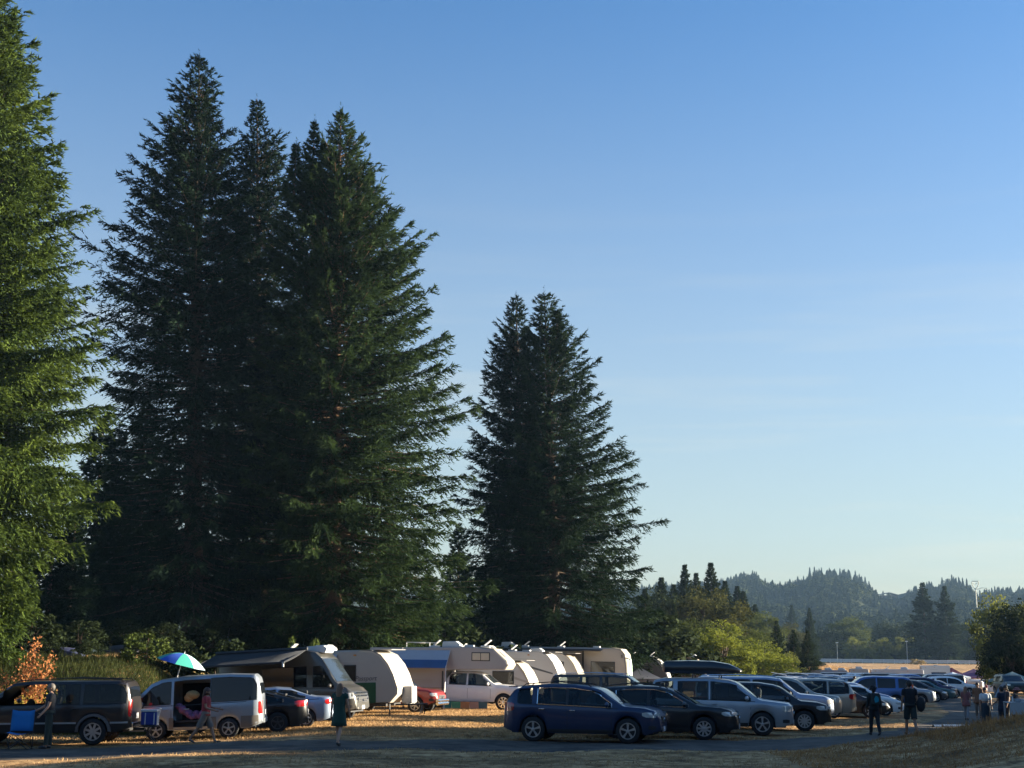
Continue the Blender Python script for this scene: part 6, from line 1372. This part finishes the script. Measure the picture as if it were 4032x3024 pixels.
    if bk_ != 'none':
        bmat = cl(label[:10].replace(' ', '_')+'b%d' % px, bc)
        if bk_ == 'skirt':
            cloth('skirt', [ringz(c0+V(0, 0, .12), .13, .165), ringz(c0, .15, .19), ringz(c0-V(0, 0, .3), .17, .20), ringz(c0-V(0, 0, .6), .19, .21), ringz(c0-V(0, 0, .84), .21, .22)], bmat)
        else:
            cloth('waist', [ringz(c0+V(0, 0, .10), .132, .165), ringz(c0, .142, .18), ringz(c0-V(0, 0, .08), .135, .18)], bmat)
            for sd_ in (1, -1):
                a, b_, c_ = J[sd_, 'hip'], J[sd_, 'kn'], J[sd_, 'an']
                if bk_ == 'shorts': pts, rad = [a+V(0, 0, .02), a+(b_-a)*.5, a+(b_-a)*.92], [.102, .105, .100]
                else: pts, rad = [a+V(0, 0, .02), a+(b_-a)*.5, b_, b_+(c_-b_)*.5, b_+(c_-b_)*.95], [.102, .09, .070, .066, .055]
                MB().tube([Z(p) for p in pts], [r_*s for r_ in rad], 12, False).build('trouser_leg' if bk_ != 'shorts' else 'shorts_leg', bmat, root, smooth=70)
    shm = mat('shoe_%d' % int(shoes[0]*100), shoes, .6)
    for sd_ in (1, -1):
        a, t_ = J[sd_, 'an'], J[sd_, 'toe']; hl_ = a+(a-t_)*.18+V(0, 0, -.045)
        MB().tube([Z(hl_), Z(a+V(0, 0, -.035)), Z(a*.4+t_*.6+V(0, 0, -.002)), Z(t_+(t_-a)*.12)], [(.032*s, .034*s), (.045*s, .040*s), (.035*s, .044*s), (.02*s, .032*s)], 10).build('shoe', shm, root, smooth=70)
    root.location = (g_.x, g_.y, g_.z if z is None else z)
    root['_J'] = 0; del root['_J']
    if bag == 'backpack':
        b_ = MB(); b_.box(Z(J['chest']+V(-.20, 0, -.02)), (.16*s, .30*s, .42*s)); bo = b_.build('backpack', cl('backpack', (.02, .03, .03)), None, smooth=0, bevel=.04)
        bo.matrix_world = Matrix.Translation(root.location) @ Matrix.Rotation(R(face), 4, 'Z'); tag(bo, 'dark backpack with a cyan print worn by the curly haired person', 'backpack')
        MB().add([tuple(Z(J['chest']+V(-.286, y, z_))) for y, z_ in ((-.07, -.12), (.05, -.15), (.09, -.02), (.02, .10), (-.06, .06), (-.10, -.03))], [tuple(range(6))]).build('print', cl('cyan', (.01, .22, .30)), bo, smooth=0)
    if bag == 'shoulder':
        b_ = MB(); b_.sphere(Z(pel+V(-.05, -.34, .02+dz)), (.14*s, .15*s, .24*s), 12, 8).tube([Z(pel+V(-.03, -.30, .22+dz)), Z(J['sh']+V(-.02, -.17, .05)), Z(J['sh']+V(.02, .05, .0))], .012, 6)
        bo = b_.build('shoulder_bag', cl('bag', (.012, .014, .016)), None, smooth=60); bo.matrix_world = Matrix.Translation(root.location) @ Matrix.Rotation(R(face), 4, 'Z'); tag(bo, 'black shoulder bag carried by the tall man in shorts', 'bag')
    return root
q_ = 'people on the track at the right'
person(212, 39.9, 200, 1.80, 'person in dark clothes with grey hair, standing by the brown wagon', sk_l, (.13, .11, .09), ((4, 2), (-4, 2)), ((10, 30, 6), (20, 40, 6)), top=('shirt', (.012, .014, .02)), bottom=('trousers', (.03, .04, .03)))
person(822, 41.0, -2, 1.66, 'woman in a red top and pale patterned shorts, walking with forearms forward', sk_m, (.05, .02, .012), ((24, 6), (-26, 12)), ((18, 62, 6), (10, 66, 6)), top=('shirt', (.28, .03, .035)), bottom=('shorts', (.16, .13, .11)), hairstyle='long', shoes=(.08, .05, .04))
person(1344, 38.3, 75, 1.68, 'woman in a dark green dress crossing the track, seen from behind', sk_l, (.16, .09, .05), ((16, 4), (-14, 14)), ((-6, 10, 10), (10, 14, 10)), top=('dress', (.010, .045, .032)), bottom=('none', (0, 0, 0)), hairstyle='long', shoes=(.03, .03, .03), sleeve=.3)
person(3434, 47.6, 95, 1.64, 'curly haired person in black walking away with a backpack', sk_d, (.012, .010, .010), ((14, 4), (-12, 14)), ((8, 12, 8), (-10, 10, 8)), top=('shirt', (.012, .02, .02)), bottom=('trousers', (.012, .013, .016)), hairstyle='curly', sleeve=1.6, group=q_, bag='backpack')
person(3575, 47.8, 92, 1.85, 'tall man in black shirt and long shorts walking away', sk_m, (.02, .015, .012), ((16, 6), (-14, 16)), ((6, 12, 10), (-8, 10, 10)), top=('shirt', (.008, .009, .012)), bottom=('shorts', (.02, .028, .025)), group=q_, bag='shoulder')
person(3795, 64.0, 60, 1.50, 'long haired woman in a dusty pink tunic on the track', sk_l, (.20, .10, .06), ((10, 4), (-10, 10)), ((4, 20, 8), (-6, 12, 8)), top=('tunic', (.20, .08, .08)), bottom=('trousers', (.22, .22, .23)), hairstyle='long', group=q_, sleeve=.9)
person(3842, 66.5, 250, 1.66, 'person in a brown orange shirt between the long haired and the white topped woman', sk_m, (.03, .02, .018), ((8, 4), (-8, 10)), ((8, 16, 8), (-6, 12, 8)), top=('tunic', (.20, .10, .055)), bottom=('trousers', (.16, .13, .11)), group=q_, sleeve=.8)
person(3871, 55.0, 265, 1.57, 'woman in a white cropped top and long dark skirt walking closer', sk_m, (.03, .018, .014), ((8, 6), (-6, 8)), ((4, 10, 8), (-4, 12, 8)), top=('crop', (.55, .58, .60)), bottom=('skirt', (.018, .03, .04)), hairstyle='tied', group=q_, sleeve=.7, shoes=(.4, .4, .4))
person(3936, 54.0, 120, 1.60, 'person in a dark blue shirt with back turned, beside the pale folding table', sk_m, (.02, .014, .012), ((4, 2), (-4, 4)), ((14, 40, 8), (16, 60, 8)), top=('tunic', (.010, .016, .035)), bottom=('shorts', (.014, .02, .03)), group=q_)
person(3952, 56.5, 200, 1.62, 'dark haired person mostly hidden behind the one in dark blue', sk_m, (.02, .012, .012), ((4, 2), (-4, 4)), ((8, 20, 8), (8, 20, 8)), top=('shirt', (.04, .03, .035)), bottom=('trousers', (.012, .014, .018)), hairstyle='tied', group=q_)
person(3974, 54.6, -30, 1.55, 'person with a pink headband leaning over the pale folding table', sk_m, (.02, .012, .012), ((6, 4), (-4, 6)), ((48, 10, 6), (52, 10, 6)), lean=20, top=('shirt', (.03, .03, .03)), bottom=('trousers', (.015, .018, .02)), hairstyle='curly', group=q_, hat=(.30, .12, .11), sleeve=.3)
person(4022, 150, 180, 1.70, 'person in a pale shirt beside the dark boxy car at the right', sk_m, (.05, .035, .03), ((4, 2), (-4, 4)), ((30, 40, 8), (10, 20, 8)), lean=12, top=('shirt', (.42, .44, .44)), bottom=('trousers', (.30, .32, .34)), group='people among the far cars')
person(3878, 160, 200, 1.25, 'child in a red top in front of the white car under the purple canopy', sk_m, (.05, .03, .02), ((4, 2), (-4, 4)), ((10, 20, 8), (10, 20, 8)), top=('shirt', (.35, .03, .05)), bottom=('shorts', (.3, .3, .3)), group='people among the far cars')
person(3772, 150, 180, 1.7, 'person in an orange top between the white pickup and the dark blue pickup', sk_m, (.12, .06, .03), ((4, 2), (-4, 4)), ((10, 20, 8), (10, 20, 8)), top=('tunic', (.34, .12, .05)), bottom=('trousers', (.1, .08, .07)), group='people among the far cars')
person(3362, 95, 200, 1.72, 'person in a dark red top standing between the car roofs', sk_m, (.02, .012, .01), ((2, 2), (-2, 2)), ((10, 20, 8), (10, 20, 8)), top=('shirt', (.16, .015, .02)), bottom=('trousers', (.02, .02, .025)), group='people among the far cars')
person(2980, 53.8, 200, 1.68, 'person in a grey and white top between the silver blue car and the black crossover', sk_m, (.02, .012, .01), ((2, 2), (-2, 2)), ((10, 20, 8), (10, 20, 8)), top=('shirt', (.30, .31, .34)), bottom=('trousers', (.02, .02, .025)), group='people among the near cars')
# ================================================================ haze
HZD = 0.00014
hm = bpy.data.materials.new('haze'); hm.use_nodes = True; hn = hm.node_tree; hn.nodes.remove(hn.nodes['Principled BSDF'])
pv = hn.nodes.new('ShaderNodeVolumePrincipled'); pv.inputs['Density'].default_value = HZD; pv.inputs['Color'].default_value = (0.30, 0.48, 0.72, 1); pv.inputs['Anisotropy'].default_value = 0.0
hn.links.new(pv.outputs[0], hn.nodes['Material Output'].inputs['Volume'])
mb = MB(); mb.box((200, 650, 62), (1900, 1500, 136)); tag(mb.build('haze', hm, smooth=0), kind='stuff')
